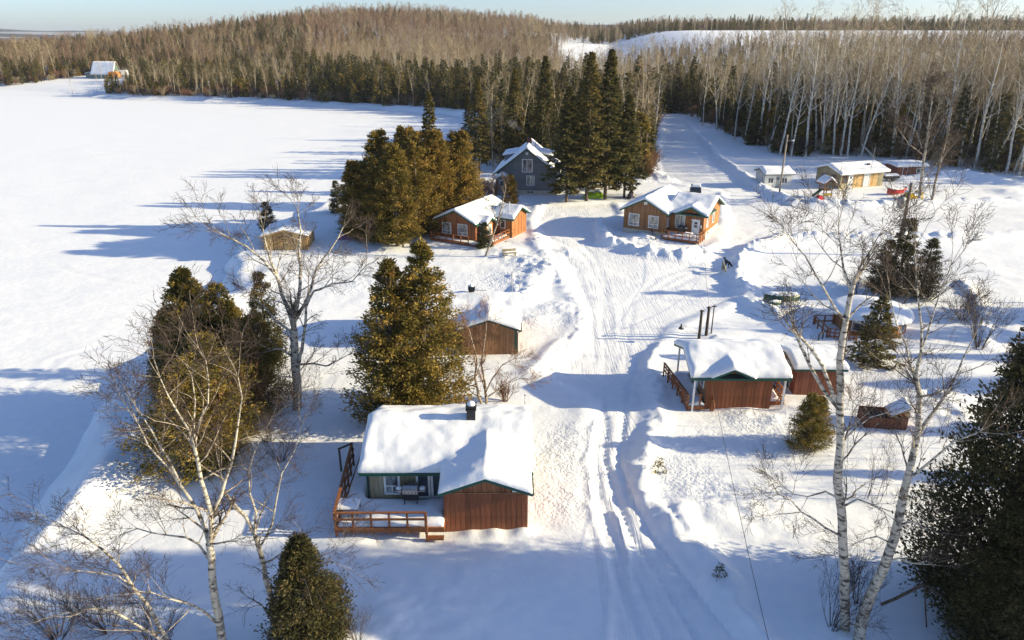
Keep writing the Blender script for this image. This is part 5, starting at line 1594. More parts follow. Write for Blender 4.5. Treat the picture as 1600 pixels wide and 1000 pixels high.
def shrub_mesh(seed, n, h, spread, rmin=0.006, stem=0.02, mat='twig'):
    rr = random.Random(seed)
    out = []
    cfg = dict(CFG_SHRUB, rmin=rmin)
    for i in range(n):
        a = rr.uniform(0, 6.283); q = rr.uniform(0.1, 1) * spread
        grow(out, (0.12 * math.cos(a), 0.12 * math.sin(a), -0.1), nrm((q * math.cos(a), q * math.sin(a), 1)), h * rr.uniform(0.6, 1.05), stem, 0, cfg, rr)
    o_ = np.array(out)
    a, b, c = split_levels(o_, 0)
    v0, f0 = tubes(a, 4); v1, f1 = tubes(c, 3)
    return build_mesh('shrub_stems', [(v0, f0, 0, None)], [MAT[mat]]), build_mesh('shrub_twigs', [(v1, f1, 0, None)], [MAT[mat]])


SH = {'dark': shrub_mesh(1, 16, 3.0, 0.7), 'red': shrub_mesh(2, 26, 2.0, 0.9, 0.012, 0.03, 'redtwig'), 'sapling': shrub_mesh(3, 2, 4.2, 0.12), 'wide': shrub_mesh(4, 22, 2.6, 1.2)}


def shrub(kind, px, py, sc, label, rz=0.0, group=None, name='shrub', cat='shrub', xy=None):
    x_, y_ = xy or g(px, py)
    o = thing(name, label, cat, (x_, y_, th(x_, y_) - 0.03), rz, group)
    o.scale = (sc, sc, sc) if not isinstance(sc, tuple) else sc
    link('stems', SH[kind][0], o); link('twigs', SH[kind][1], o)
    return o


shrub('dark', 1300, 985, 1.0, 'dark many-stemmed shrub at the foot of the straight right birch')
shrub('dark', 1340, 945, 0.75, 'thin dark shrub between the two right birches', 1)
shrub('wide', 90, 1000, 1.0, 'tangled dark shrub at the lower left corner', 2)
shrub('wide', 170, 985, 1.0, 'tangled shrub below the leaning birch at lower left', 3)
shrub('wide', 240, 1020, 0.9, 'dense twig thicket at the foot of the white birch', 1)
shrub('dark', 560, 1010, 0.0 + 0.55, 'small twiggy shrub against the bottom-edge cedar', 2)
shrub('wide', 420, 690, 0.9, 'grey bare shrub between the lakeshore cedars and the nearest cabin', 4)
shrub('wide', 440, 720, 0.75, 'low bare shrub left of the nearest cabin deck', 5)
shrub('red', 330, 705, (1.5, 1.5, 2.4), 'tall red-brown shrub in front of the bronzed lakeshore cedar', 5)
shrub('red', 385, 665, (1.3, 1.3, 2.2), 'red-brown shrub right of the bronzed lakeshore cedar', 3)
shrub('red', 790, 628, 0.75, 'red-twigged bush behind the right end of the nearest cabin', 3)
shrub('red', 548, 368, 1.5, 'round orange-twigged bush beside the purple tarp', 1)
shrub('red', 752, 316, 1.6, 'low reddish hedge left of the grey house porch', 2)
shrub('red', 772, 312, 1.4, 'reddish bush under the grey house porch', 4)
shrub('red', 1005, 262, 1.5, 'brown hedge bush beside the road behind the spruces', 1)
shrub('red', 1022, 262, 1.4, 'brown hedge bush nearest the plowed road', 3)
shrub('dark', 1020, 372, 0.35, 'little bare bush by the tan cabin wall', 3)
shrub('wide', 1505, 500, 1.2, 'loose bare shrub in the shaded snow at right', 3)
shrub('dark', 1530, 545, 1.5, 'tall bare shrub near the right edge behind the birches', 1)
shrub('wide', 1450, 470, 1.5, 'grey bare thicket beside the cedars at the transformer pole', 6)
shrub('wide', 1340, 465, 1.1, 'thin bare bush left of the transformer cedars', 2)
rr_ = random.Random(5)
for i in range(26):
    shrub('sapling', rr_.uniform(1320, 1500), rr_.uniform(600, 790), rr_.uniform(0.6, 1.15), 'slender bare sapling in the thicket behind the right birches', rr_.uniform(0, 6), 'saplings behind the right birches', 'sapling', 'sapling')

# ------------------------------------------------------------------ the forest
FOREST = [g(1850, 292), g(1700, 284), g(1600, 276), g(1500, 264), g(1440, 256), g(1395, 246), g(1290, 244), g(1240, 246), g(1180, 228), g(1132, 208), g(1104, 192), g(1070, 178), g(1034, 178), g(1026, 205), g(1016, 246),
          (26, 133), (14, 139), (-3, 140), (-8, 152), (-8, 172), (-5, 200), (-6, 232), (-12, 259), (-25, 273), (-62, 295), (-112, 320), (-170, 334), (-192, 350), (-200, 385), (-212, 436), (-252, 442), (-268, 402),
          (-330, 407), (-420, 425), (-900, 476), (-900, 1080), (900, 1080), (900, 290), (300, 165), (180, 118)]
rngF = np.random.default_rng(42)


def grid_pts(x0, x1, y0, y1, s):
    a, b = np.meshgrid(np.arange(x0, x1, s), np.arange(y0, y1, s))
    a = a.ravel() + rngF.uniform(-0.45, 0.45, a.size) * s; b = b.ravel() + rngF.uniform(-0.45, 0.45, b.size) * s
    return a, b


px_, py_ = [], []
for y0, y1, s in ((100, 200, 3.9), (200, 300, 4.2), (300, 450, 4.4), (450, 700, 5.4), (700, 1080, 6.6)):
    a, b = grid_pts(-900, 900, y0, y1, s)
    ok = (np.abs(a) < 0.76 * b + 35)
    a, b = a[ok], b[ok]
    ok = inside(a, b, FOREST) & ~inside(a, b, FIELD)
    px_.append(a[ok]); py_.append(b[ok])
fxs, fys = np.concatenate(px_), np.concatenate(py_)
fz = terrain_z(fxs, fys)
edge = seg_dist(fxs, fys, FOREST[:34])
u_ = rngF.uniform(0, 1, len(fxs))
patch = fbm(fxs / 45, fys / 45, 71, 2)
east = (fxs > 24) & (fys < 300)
mid = (fxs <= 24) & (fys < 262)
shore = (~east) & (~mid) & (fys < 440) & (edge < 75)
hillz = (fys > 420) & (fxs < 60)
pc = np.full(len(fxs), 0.30)
pc[east] = 0.50
pc[mid] = 0.72
pc[shore] = 0.86
pc[hillz] = 0.05
pc[(fxs < -0.27 * fys) & (fys > 300)] = 0.66
pc[hillz & (fxs < -0.31 * fys) & (fys < 1080)] = 0.65
pc = np.clip(pc + 0.5 * patch * (pc > 0.1), 0.02, 0.95)
pc = np.where(hillz & (fbm(fxs / 60, fys / 90, 171, 3) > 0.24), np.maximum(pc, 0.55), pc)
conif = u_ < pc
dist = np.hypot(fxs, fys)
sc = rngF.uniform(0.75, 1.2, len(fxs))
tall = rngF.uniform(0, 1, len(fxs)) < 0.10
asp_sc = sc * np.where(east, 0.94 + 0.42 * sstep(34, 66, fxs) * (fys < 200), 0.72) * np.where(tall & east & (fys < 180), 1.22, 1.0) * np.where((fxs < -0.27 * fys) & (fys > 300), 0.8, 1.0)
con_sc = sc * np.where(east, 0.98, np.where(shore, 0.88, 0.8)) * np.where((fxs < -0.31 * fys) & (fys > 300) & (fys < 520), 0.78, 1.0)
low_ = np.where((fxs > 25) & (fys > 320) & (fys < 560), 0.66, 1.0)
asp_sc = asp_sc * low_
con_sc = con_sc * low_
rot = rngF.uniform(0, 6.283, len(fxs))


def scatter(name, meshes, x, y, z, s, r, label, cat, seed, kinds=None):
    """one object of many trees: points carry scale, turn and variety, geometry nodes set the tree on each"""
    col = bpy.data.collections.new(name + '_kinds')
    for i, m in enumerate(meshes):
        o = bpy.data.objects.new('%s_kind_%02d' % (name, i), m); col.objects.link(o)
    me = bpy.data.meshes.new(name)
    me.vertices.add(len(x)); me.vertices.foreach_set('co', np.stack([x, y, z], 1).astype(np.float32).ravel())
    rg = np.random.default_rng(seed)
    a = me.attributes.new('tree_scale', 'FLOAT', 'POINT'); a.data.foreach_set('value', s.astype(np.float32))
    a = me.attributes.new('tree_turn', 'FLOAT_VECTOR', 'POINT'); a.data.foreach_set('vector', np.stack([rg.normal(0, 0.03, len(x)), rg.normal(0, 0.03, len(x)), r], 1).astype(np.float32).ravel())
    a = me.attributes.new('tree_kind', 'INT', 'POINT'); a.data.foreach_set('value', (rg.integers(0, len(meshes), len(x)) if kinds is None else kinds).astype(np.int32))
    ng = bpy.data.node_groups.new(name + '_nodes', 'GeometryNodeTree')
    ng.interface.new_socket('Geometry', in_out='INPUT', socket_type='NodeSocketGeometry')
    ng.interface.new_socket('Geometry', in_out='OUTPUT', socket_type='NodeSocketGeometry')
    gi = ng.nodes.new('NodeGroupInput'); go = ng.nodes.new('NodeGroupOutput')
    ip = ng.nodes.new('GeometryNodeInstanceOnPoints'); ci = ng.nodes.new('GeometryNodeCollectionInfo')
    ci.inputs['Collection'].default_value = col; ci.inputs['Separate Children'].default_value = True; ci.inputs['Reset Children'].default_value = True
    ip.inputs['Pick Instance'].default_value = True

    def named(nm, dt):
        n = ng.nodes.new('GeometryNodeInputNamedAttribute'); n.data_type = dt; n.inputs['Name'].default_value = nm
        return next(o_ for o_ in n.outputs if o_.enabled and o_.name == 'Attribute')
    L = ng.links.new
    L(gi.outputs[0], ip.inputs['Points']); L(ci.outputs[0], ip.inputs['Instance'])
    L(named('tree_kind', 'INT'), ip.inputs['Instance Index'])
    er = ng.nodes.new('FunctionNodeEulerToRotation'); L(named('tree_turn', 'FLOAT_VECTOR'), er.inputs[0]); L(er.outputs[0], ip.inputs['Rotation'])
    L(named('tree_scale', 'FLOAT'), ip.inputs['Scale']); L(ip.outputs[0], go.inputs[0])
    ob = link(name, me)
    md = ob.modifiers.new('trees', 'NODES'); md.node_group = ng
    return tag(ob, label, cat, None, 'stuff')


def region(i):
    return 'east' if east[i] else ('mid' if mid[i] else 'shore')


LAB = {('asp', 'east'): ('tall pale aspen in the bare forest behind the sheds', 'aspens behind the sheds'), ('asp', 'mid'): ('bare pale aspen among the spruces behind the grey house', 'aspens behind the grey house'),
       ('asp', 'shore'): ('bare white aspen in the wooded far shore of the lake', 'aspens on the far shore'), ('con', 'east'): ('dark spruce or cedar inside the bare forest behind the sheds', 'evergreens behind the sheds'),
       ('con', 'mid'): ('dark evergreen in the woods between the grey house and the forest road', 'evergreens behind the grey house'), ('con', 'shore'): ('evergreen in the dark belt along the far shore', 'evergreens on the far shore')}
view = np.abs(fxs) < 0.70 * fys
single = np.zeros(len(fxs), bool)
for kd, selm in (('asp', ~conif), ('con', conif)):
    cand = np.where(selm & view & (fys < 420))[0]
    key = dist[cand] + 2.2 * np.minimum(edge[cand], 80)
    pick = cand[np.argsort(key)[:270]]
    single[pick] = True
    keys = ASP if kd == 'asp' else CON
    for i in pick:
        lb, gp = LAB[(kd, region(i))]
        kk = keys[rngF.integers(0, len(keys))]
        plant(kk, fxs[i], fys[i], float(asp_sc[i] if kd == 'asp' else con_sc[i]), float(rot[i]), lb, 'aspen' if kd == 'asp' else 'evergreen', gp, z=float(fz[i]))
rest = ~single
rb = random.Random(8)
for i, (px, py) in enumerate([(1100, 198), (1122, 206), (1150, 220), (1166, 226), (1186, 228), (1204, 238), (1222, 244), (1240, 246), (1262, 246), (1288, 242), (1306, 244), (1318, 246), (1328, 247), (1350, 246), (1378, 243), (1396, 246), (1422, 250), (1452, 252),
                              (1482, 258), (1504, 262), (1530, 266), (1556, 270), (1580, 274), (1600, 277), (1022, 232), (1028, 210)] + [(rb.uniform(1190, 1610), 0) for _ in range(34)]):
    if py == 0:
        py = np.interp(px, [1190, 1290, 1440, 1610], [229, 243, 254, 277]) - rb.uniform(3, 15)
    x_, y_ = g(px, py)
    s_ = rb.uniform(0.85, 1.12) * (1.0 if px > 1170 else 0.78)
    plant(BIG[i % 4], x_, y_ + 1.5, s_, rb.uniform(0, 6.28), 'large pale aspen with thick trunk at the front edge of the forest' if px > 1090 else 'large pale aspen at the left side of the forest road', 'aspen', 'large aspens at the forest edge' if px > 1090 else 'aspens beside the forest road')
m = rest & conif
scatter('forest_evergreens', CON_MERGED, fxs[m], fys[m], fz[m], con_sc[m], rot[m], 'dark evergreens massed through the woods behind the settlement', 'woods', 1)
m = rest & ~conif & (fys < 430)
scatter('forest_aspens', ASP_MERGED, fxs[m], fys[m], fz[m], asp_sc[m], rot[m], 'bare pale aspens massed in the woods behind the settlement', 'woods', 2)
m = rest & ~conif & (fys >= 430)
scatter('hillside_woods', FAR_MERGED, fxs[m], fys[m], fz[m], sc[m] * np.where(fxs[m] > 30, 0.8, 1.02), rot[m], 'bare reddish woods covering the hill on the horizon', 'woods', 3,
        kinds=np.where(fbm(fxs[m] / 70, fys[m] / 110, 83, 3) + 0.5 * sstep(650, 950, fys[m]) - 0.12 + rngF.normal(0, 0.12, m.sum()) > 0.1, 3, 0) + rngF.integers(0, 3, m.sum()))
# undergrowth along the forest edge
a, b = grid_pts(-420, 200, 110, 460, 3.0)
ok = (np.abs(a) < 0.76 * b + 20) & inside(a, b, FOREST)
a, b = a[ok], b[ok]
ed_ = seg_dist(a, b, FOREST[:34])
ok = ed_ < 26
a, b = a[ok], b[ok]
brush = []
for i, (mt, rm) in enumerate((('twig', 0.02), ('redtwig', 0.02), ('aspen_twig', 0.02))):
    s0, s1 = shrub_mesh(50 + i, 12, 2.8, 0.8, rm, 0.03, mt)
    import bmesh
    bm = bmesh.new(); bm.from_mesh(s0); bm.from_mesh(s1)
    nm_ = bpy.data.meshes.new('brush'); bm.to_mesh(nm_); bm.free(); nm_.materials.append(MAT[mt]); brush.append(nm_)
scatter('undergrowth', brush, a, b, terrain_z(a, b), rngF.uniform(0.6, 1.5, len(a)), rngF.uniform(0, 6.28, len(a)), 'leafless undergrowth along the edge of the woods', 'undergrowth', 4)

# ------------------------------------------------------------------ poles, lamps, wires
def pole(name, label, x, y, h, r, mat='pole', base_z=None, cat='pole'):
    z = th(x, y) if base_z is None else base_z
    t = thing(name, label, cat, (x, y, z))
    MB().tube((0, 0, -0.5), (0, 0, h), r, r * 0.78, 10).build('post', MAT[mat], t, True)
    return t


x_, y_ = g(1217, 306)
p1_ = pole('utility_pole', 'weathered wooden pole in front of the white shed', x_, y_, 9.6, 0.16, 'palepole')
MB().beam((0, 0, 8.6), (0.9, 0, 8.75), 0.05, 0.05).build('lamp_arm', MAT['grey_metal'], p1_)
MB().lathe((1.05, 0, 8.62), [(0.05, 0.2), (0.22, 0.1), (0.26, 0.0), (0.1, -0.08)], 10).build('lamp_head', MAT['white'], p1_, True)
x_, y_ = 47.4, 83.5
tp = pole('utility_pole', 'transformer pole standing behind the sparse cedars', x_, y_, 8.9, 0.2, base_z=0.0)
k = MB(); k.lathe((-0.78, 0, 5.9), [(0.40, 0), (0.44, 0.05), (0.44, 1.2), (0.40, 1.3), (0.1, 1.4)], 14); tr = k.build('transformer', MAT['grey_metal'], tp, True)
for s in (-1, 1):
    k = MB(); k.lathe((-0.78 + s * 0.2, 0, 7.2), [(0.05, 0), (0.07, 0.1), (0.05, 0.2), (0.06, 0.3), (0.03, 0.4)], 8); k.build('bushing', MAT['darkgrey'], tr)
MB().box(-0.38, -0.1, -0.06, 0.06, 6.3, 6.9).build('bracket', MAT['grey_metal'], tp)
MB().beam((0, 0, 8.6), (1.3, 0.2, 8.75), 0.06, 0.06).build('lamp_arm', MAT['grey_metal'], tp)
MB().lathe((1.5, 0.2, 8.62), [(0.06, 0.18), (0.3, 0.1), (0.36, 0.0), (0.1, -0.06)], 12).build('lamp_head', MAT['white'], tp, True)
TP_TOP = (x_, y_, 8.6)
tops = []
for i, (px, py, h, r, lb) in enumerate([(1092, 530, 2.7, 0.14, 'leftmost dark post behind the porch cabin, with the lamp arm'), (1103, 526, 2.75, 0.15, 'middle dark post of three behind the porch cabin'), (1111, 523, 2.7, 0.06, 'thin rightmost post of three behind the porch cabin')]):
    x_, y_ = g(px, py)
    z_ = th(x_, y_)
    t = pole('service_post', lb, x_, y_, h, r, 'darkpole')
    MB().box(-0.2, 0.2, -0.05, 0.05, h - 0.12, h - 0.04).build('crosspiece', MAT['darkpole'], t)
    tops.append((x_, y_, z_ + h - 0.05))
    if i == 0:
        k = MB()
        pts = [(-0.1, 0, 0.35), (-0.7, -0.2, 0.95), (-1.25, -0.35, 1.35), (-1.6, -0.45, 1.40)]
        for a, b in zip(pts[:-1], pts[1:]):
            k.tube(a, b, 0.03, k=6)
        k.build('lamp_arm', MAT['grey_metal'], t)
        k = MB(); k.lathe((-1.8, -0.5, 1.15), [(0.26, 0.0), (0.2, 0.12), (0.09, 0.25), (0.07, 0.42), (0.02, 0.46)], 12); k.build('lamp_head', MAT['darkgrey'], t, True)
for px, py, h, lb in [(820, 648, 1.5, 'thin metal stake behind the nearest cabin corner'), (812, 462, 1.6, 'thin metal stake behind the cabin under the tall cedar')]:
    x_, y_ = g(px, py)
    t = pole('stake', lb, x_, y_, h, 0.03, 'grey_metal', cat='stake')
    MB().lathe((0, 0, h), [(0.05, 0), (0.05, 0.06), (0.01, 0.09)], 6).build('cap', MAT['black'], t)


def wire(label, p0, p1, sag, r=0.012, name='power_line'):
    n = 24
    sg = []
    P = [tuple(p0[c] + (p1[c] - p0[c]) * i / n - (4 * sag * (i / n) * (1 - i / n) if c == 2 else 0) for c in range(3)) for i in range(n + 1)]
    for a, b in zip(P[:-1], P[1:]):
        sg.append((*a, *b, r, r))
    v, f = tubes(sg, 4)
    o = link(name, build_mesh(name, [(v, f, 0, None)], [MAT['wire']]))
    return tag(o, label, 'wire')


wire('dark service wire running from the porch cabin toward the lower right of the picture', (14.15, 44.74, 2.55), hz(1215, 1060, 19.0), 0.35, 0.013)
wire('thin wire from the middle post to the tan cabin', tops[1], cloc((15.3, 94.7), R(-30), 10.5, 1.4, 3.0), 0.9, 0.012)
wire('thin wire from the transformer pole to the middle post', TP_TOP, tops[1], 1.6, 0.012)
wire('thin wire from the transformer pole to the pole by the white shed', TP_TOP, (g(1217, 306)[0], g(1217, 306)[1], 9.2), 1.0, 0.014)


# ------------------------------------------------------------------ boats, sleds and yard things
def canoe(name, label, loc, rz, L=4.6, w=0.9, h=0.42, hull='red', snow=True, cat='canoe', roll=0.0, keel_up=False):
    t = thing(name, label, cat, loc, rz)
    n, m = 17, 9
    V = []
    for i in range(n):
        s = -1 + 2 * i / (n - 1)
        hw = w / 2 * (1 - abs(s) ** 2.4)
        sheer = h * (1 + 0.35 * s * s)
        for j in range(m):
            a = math.pi * j / (m - 1)
            y = -math.cos(a) * hw
            z = sheer - (math.sin(a) ** 0.7) * sheer * (1 - 0.25 * abs(s) ** 4)
            if keel_up: z = h * 1.35 - z
            V.append((s * L / 2, y, z))
    F = [(i * m + j, (i + 1) * m + j, (i + 1) * m + j + 1, i * m + j + 1) for i in range(n - 1) for j in range(m - 1)]
    link('hull', build_mesh('hull', [(np.array(V), np.array(F), 0, None)], [MAT[hull]], smooth=True), t)
    if not keel_up:
        sg = []
        for j in (0, m - 1):
            for i in range(n - 1):
                sg.append((*V[i * m + j], *V[(i + 1) * m + j], 0.025, 0.025))
        v, f = tubes(sg, 5); link('gunwale', build_mesh('gunwale', [(v, f, 0, None)], [MAT['darkgrey']]), t)
        for s in (-0.45, 0.45):
            MB().box(s * L / 2 - 0.1, s * L / 2 + 0.1, -w * 0.42, w * 0.42, h * 0.82, h * 0.88).build('seat', MAT['tan'], t)
    if snow:
        zf = (lambda U, W: np.where(np.abs(W) < w / 2 * (1 - np.abs(2 * U / L) ** 2.4) * (0.92 if not keel_up else 0.75), h * (0.95 if not keel_up else 1.22) - (0 if not keel_up else 0.9) * (W / w) ** 2 * h, -9.0))
        heap(t, 'snow_cap', zf, -L / 2, L / 2, -w / 2, w / 2, 0.12, 0.20, 0.25, 7, 1, 0.15)
    return t


def at_px(px, py, dz=0.0):
    x, y = g(px, py)
    return (x, y, th(x, y) + dz)


canoe('canoe', 'red canoe filled with snow in front of the low red-brown shed', at_px(1400, 304, 0.12), R(18), 4.2, 1.3, 0.85)
canoe('rowboat', 'green upturned boat under a white layer of snow beside the yard', at_px(1220, 474, 0.02), R(-3), 3.6, 1.4, 0.55, 'greenhull', True, 'boat', keel_up=True)
canoe('canoe', 'small dark upturned canoe just in front of the snowy green boat', at_px(1209, 480, 0.0), R(12), 1.6, 0.6, 0.3, 'greenhull', True, 'canoe', keel_up=True)
canoe('canoe', 'yellow canoe under snow beneath the golden cedar clump', at_px(594, 372, 0.0), R(14), 4.6, 1.0, 0.45, 'yellow', True)
canoe('canoe', 'second yellow canoe, half buried, at the foot of the front golden cedar', at_px(606, 367, 0.0), R(20), 4.2, 0.95, 0.45, 'yellow', True)

t = thing('pedal_boat', 'yellow pedal boat leaning at the foot of the white birch', 'boat', at_px(1424, 311, 0.0), R(10))
for s in (-1, 1):
    k = MB(); k.prism([(-1.5, 0.25), (-1.1, 0.0), (1.1, 0.0), (1.5, 0.3), (1.4, 0.55), (-1.4, 0.55)], 'v', s * 0.55 - 0.28, s * 0.55 + 0.28); k.build('float', MAT['yellow'], t)
k = MB(); k.prism([(-1.2, 0.55), (1.3, 0.55), (1.5, 1.2), (1.2, 1.25), (0.8, 0.75), (-0.2, 0.7), (-0.5, 1.15), (-0.8, 1.15), (-1.0, 0.7)], 'v', -0.75, 0.75); k.build('deck', MAT['yellow'], t)
k = MB(); k.box(-0.9, -0.3, -0.7, 0.7, 1.15, 1.19); k.build('seat', MAT['playgreen'], t)
heap(t, 'snow_cap', lambda U, W: np.where(U > -0.25, 0.72 + 0.2 * np.clip(U - 0.6, 0, 1), 1.18), -1.1, 1.3, -0.7, 0.7, 0.14, 0.25, 0.25, 6, 2, 0.1)


def tarp(name, label, loc, rz, L, w, h, mat, cat='tarp', seed=0):
    n, m = 26, 16
    U, W = np.meshgrid(np.linspace(-1, 1, n), np.linspace(-1, 1, m))
    q = np.clip(1 - np.abs(U) ** 3, 0, 1) * np.clip(1 - np.abs(W) ** 2.2, 0, 1)
    zz = h * q ** 0.6 * (0.75 + 0.8 * np.clip(fbm(U * 2.3 + seed, W * 2.0, seed, 3) + 0.3, 0, 1))
    V_ = np.stack([U * L / 2 * (1 + 0.1 * fbm(W * 3, U, seed + 2, 2)), W * w / 2, zz - 0.05], 2).reshape(-1, 3)
    I = np.arange(n * m).reshape(m, n)
    F_ = np.stack([I[:-1, :-1], I[:-1, 1:], I[1:, 1:], I[1:, :-1]], 2).reshape(-1, 4)
    t = thing(name, label, cat, loc, rz)
    link('cover', build_mesh('cover', [(V_, F_, 0, None)], [MAT[mat]], smooth=True), t)
    sel = ((V_[F_].mean(1)[:, 2] > h * 0.55) & (fbm(V_[F_].mean(1)[:, 0] * 1.7, V_[F_].mean(1)[:, 1] * 1.7, seed + 9, 2) > 0.02))
    if sel.any():
        Vs = V_ + np.array([0, 0, 0.07])
        link('snow_patch', build_mesh('snow_patch', [(Vs, F_[sel], 0, None)], [MAT['snow_cap']], smooth=True), t)
    return t


tarp('tarp', 'crumpled purple tarp over a heap beside the orange-twigged bush', at_px(556, 371), R(8), 4.4, 2.2, 1.3, 'purple', seed=3)
tarp('tarp', 'lime green plastic cover between the spruce trunks', at_px(928, 309), R(4), 3.6, 1.6, 1.05, 'lime', seed=5)

# snowmobile under the right spruce
t = thing('snowmobile', 'dark snowmobile with orange stripe parked under the rightmost spruce', 'snowmobile', at_px(985, 309), R(70))
k = MB(); k.prism([(-1.35, 0.25), (-1.35, 0.6), (-0.6, 0.75), (0.0, 0.7), (0.35, 0.95), (0.75, 0.9), (1.35, 0.45), (1.3, 0.25)], 'v', -0.32, 0.32); k.build('body', MAT['black'], t)
k = MB(); k.prism([(-1.3, 0.62), (-0.55, 0.77), (0.0, 0.72), (0.0, 0.86), (-0.6, 0.95), (-1.3, 0.78)], 'v', -0.2, 0.2); k.build('seat', MAT['darkgrey'], t)
k = MB(); k.prism([(0.35, 0.96), (0.6, 1.35), (0.64, 1.33), (0.6, 0.93)], 'v', -0.24, 0.24); k.build('windshield', MAT['glass'], t)
k = MB(); k.prism([(0.3, 0.6), (1.2, 0.5), (1.2, 0.6), (0.3, 0.75)], 'v', -0.335, 0.335); k.build('stripe', MAT['orangeplastic'], t)
k = MB(); k.tube((0.25, -0.4, 1.12), (0.25, 0.4, 1.12), 0.025); k.build('handlebar', MAT['black'], t)
k = MB(); k.box(-1.45, 0.3, -0.2, 0.2, 0.0, 0.26); k.build('track', MAT['black'], t)
for s in (-1, 1):
    k = MB(); k.prism([(0.3, 0.02), (1.5, 0.02), (1.72, 0.2), (1.7, 0.24), (1.45, 0.08), (0.3, 0.08)], 'v', s * 0.48 - 0.07, s * 0.48 + 0.07); sk = k.build('ski', MAT['yellow'], t)
    k = MB(); k.tube((0.95, s * 0.3, 0.45), (0.95, s * 0.48, 0.08), 0.03); k.build('spindle', MAT['steel'], sk)

# parked car behind the tan cabin, snow on top
t = thing('parked_car', 'dark car with snow on its roof parked behind the tan cabin', 'car', at_px(1086, 304, 0.0), R(78))
k = MB(); k.prism([(-2.2, 0.35), (2.2, 0.35), (2.25, 0.75), (1.2, 0.98), (-2.15, 0.98)], 'v', -0.88, 0.88); k.build('body', MAT['carpaint'], t)
k = MB(); k.prism([(-1.9, 0.985), (0.95, 0.985), (0.35, 1.5), (-1.6, 1.5)], 'v', -0.80, 0.80); k.build('cabin', MAT['glass'], t)
k = MB(); k.box(-1.65, 0.4, -0.82, 0.82, 1.49, 1.56); k.build('car_roof', MAT['carpaint'], t)
for sx in (-1.35, 1.4):
    for sy in (-1, 1):
        k = MB(); k.tube((sx, sy * 0.66, 0.32), (sx, sy * 0.9, 0.32), 0.34, k=16); wh = k.build('wheel', MAT['black'], t)
        k = MB(); k.tube((sx, sy * 0.9, 0.32), (sx, sy * 0.915, 0.32), 0.19, k=12); k.build('rim', MAT['steel'], wh)
for sy in (-1, 1):
    k = MB(); k.box(2.2, 2.27, sy * 0.6 - 0.16, sy * 0.6 + 0.16, 0.62, 0.76); k.build('headlight', MAT['white'], t)
heap(t, 'snow_cap', lambda U, W: np.full(U.shape, 1.56), -1.65, 0.4, -0.8, 0.8, 0.14, 0.22, 0.2, 4, 1, 0.08)

# utility trailer by the bunkhouse
t = thing('utility_trailer', 'dark snow-topped trailer parked beside the bunkhouse', 'trailer', at_px(1389, 282), R(8))
MB().box(-1.5, 1.5, -0.75, 0.75, 0.5, 0.6).build('bed', MAT['darkgrey'], t)
for a in (-1, 1):
    MB().box(-1.5, 1.5, a * 0.75 - 0.03, a * 0.75 + 0.03, 0.6, 1.0).build('side_board', MAT['black'], t)
    MB().tube((0.1, a * 0.8, 0.33), (0.1, a * 1.0, 0.33), 0.34, k=14).build('wheel', MAT['black'], t)
    MB().box(a * 1.5 - 0.03, a * 1.5 + 0.03, -0.72, 0.72, 0.6, 1.0).build('end_board', MAT['black'], t)
MB().beam((1.5, 0, 0.52), (2.7, 0, 0.48), 0.1, 0.1).build('tongue', MAT['darkgrey'], t)
heap(t, 'snow_cap', lambda U, W: np.full(U.shape, 0.95), -1.5, 1.5, -0.72, 0.72, 0.16, 0.3, 0.3, 3, 1, 0.1)

# playset
t = thing('playset', 'wooden play tower with snowy peaked roof, green slide and swing frame', 'playset', at_px(1288, 308), R(12))
for a in (-0.75, 0.75):
    for b in (-0.7, 0.7):
        MB().box(a - 0.06, a + 0.06, b - 0.06, b + 0.06, -0.2, 2.7).build('post', MAT['tan'], t)
MB().box(-0.8, 0.8, -0.75, 0.75, 1.2, 1.3).build('platform', MAT['tan'], t)
for b in (-0.72, 0.72):
    for i in range(6):
        MB().box(-0.66 + i * 0.25, -0.56 + i * 0.25, b - 0.02, b + 0.02, 1.3, 1.9).build('slat', MAT['playgreen' if i % 2 else 'rail'], t)
MB().box(-0.8, 0.8, -0.78, -0.74, 0.35, 0.75).build('panel', MAT['yellow'], t)
roofs(t, [(-1.15, 1.15, -1.1, 1.1, 'v', 2.45, 3.3, 0.5)], fascia='rail', snow=0.34, step=0.16, seed=88, rr=0.35, it=1)
k = MB(); k.beam((-0.75, 0, 1.25), (-2.3, -0.1, 0.2), 0.5, 0.08); sl = k.build('slide', MAT['playgreen'], t)
for b in (-0.26, 0.26):
    k = MB(); k.beam((-0.75, b, 1.35), (-2.3, b - 0.1, 0.3), 0.05, 0.18); k.build('slide_edge', MAT['playgreen'], sl)
MB().beam((0.75, 0, 2.1), (2.6, -0.3, 1.75), 0.1, 0.12).build('swing_beam', MAT['tan'], t)
for b in (-0.9, 0.5):
    MB().beam((2.6, -0.3, 1.8), (2.75, b - 0.3, -0.1), 0.08, 0.08).build('swing_leg', MAT['yellow'], t)
for s in (1.3, 2.0):
    k = MB(); k.box(s - 0.2, s + 0.2, -0.32, -0.1, 0.5, 0.54); sw = k.build('swing_seat', MAT['playgreen'], t)
    for q in (-0.18, 0.18):
        k = MB(); k.tube((s + q, -0.2, 0.54), (s + q, -0.15, 1.95), 0.012, k=4); k.build('chain', MAT['darkgrey'], sw)
t = thing('toy_car', 'small red toy half buried in front of the play tower', 'toy', at_px(1280, 319, 0.05), R(20))
k = MB(); k.prism([(-0.6, 0.1), (0.6, 0.1), (0.6, 0.4), (0.2, 0.45), (0.0, 0.8), (-0.5, 0.8), (-0.6, 0.45)], 'v', -0.35, 0.35); k.build('body', MAT['red'], t)
for a in (-0.4, 0.4):
    for b in (-0.38, 0.38):
        k = MB(); k.tube((a, b - 0.05, 0.12), (a, b + 0.05, 0.12), 0.14, k=10); k.build('wheel', MAT['darkgrey'], t)

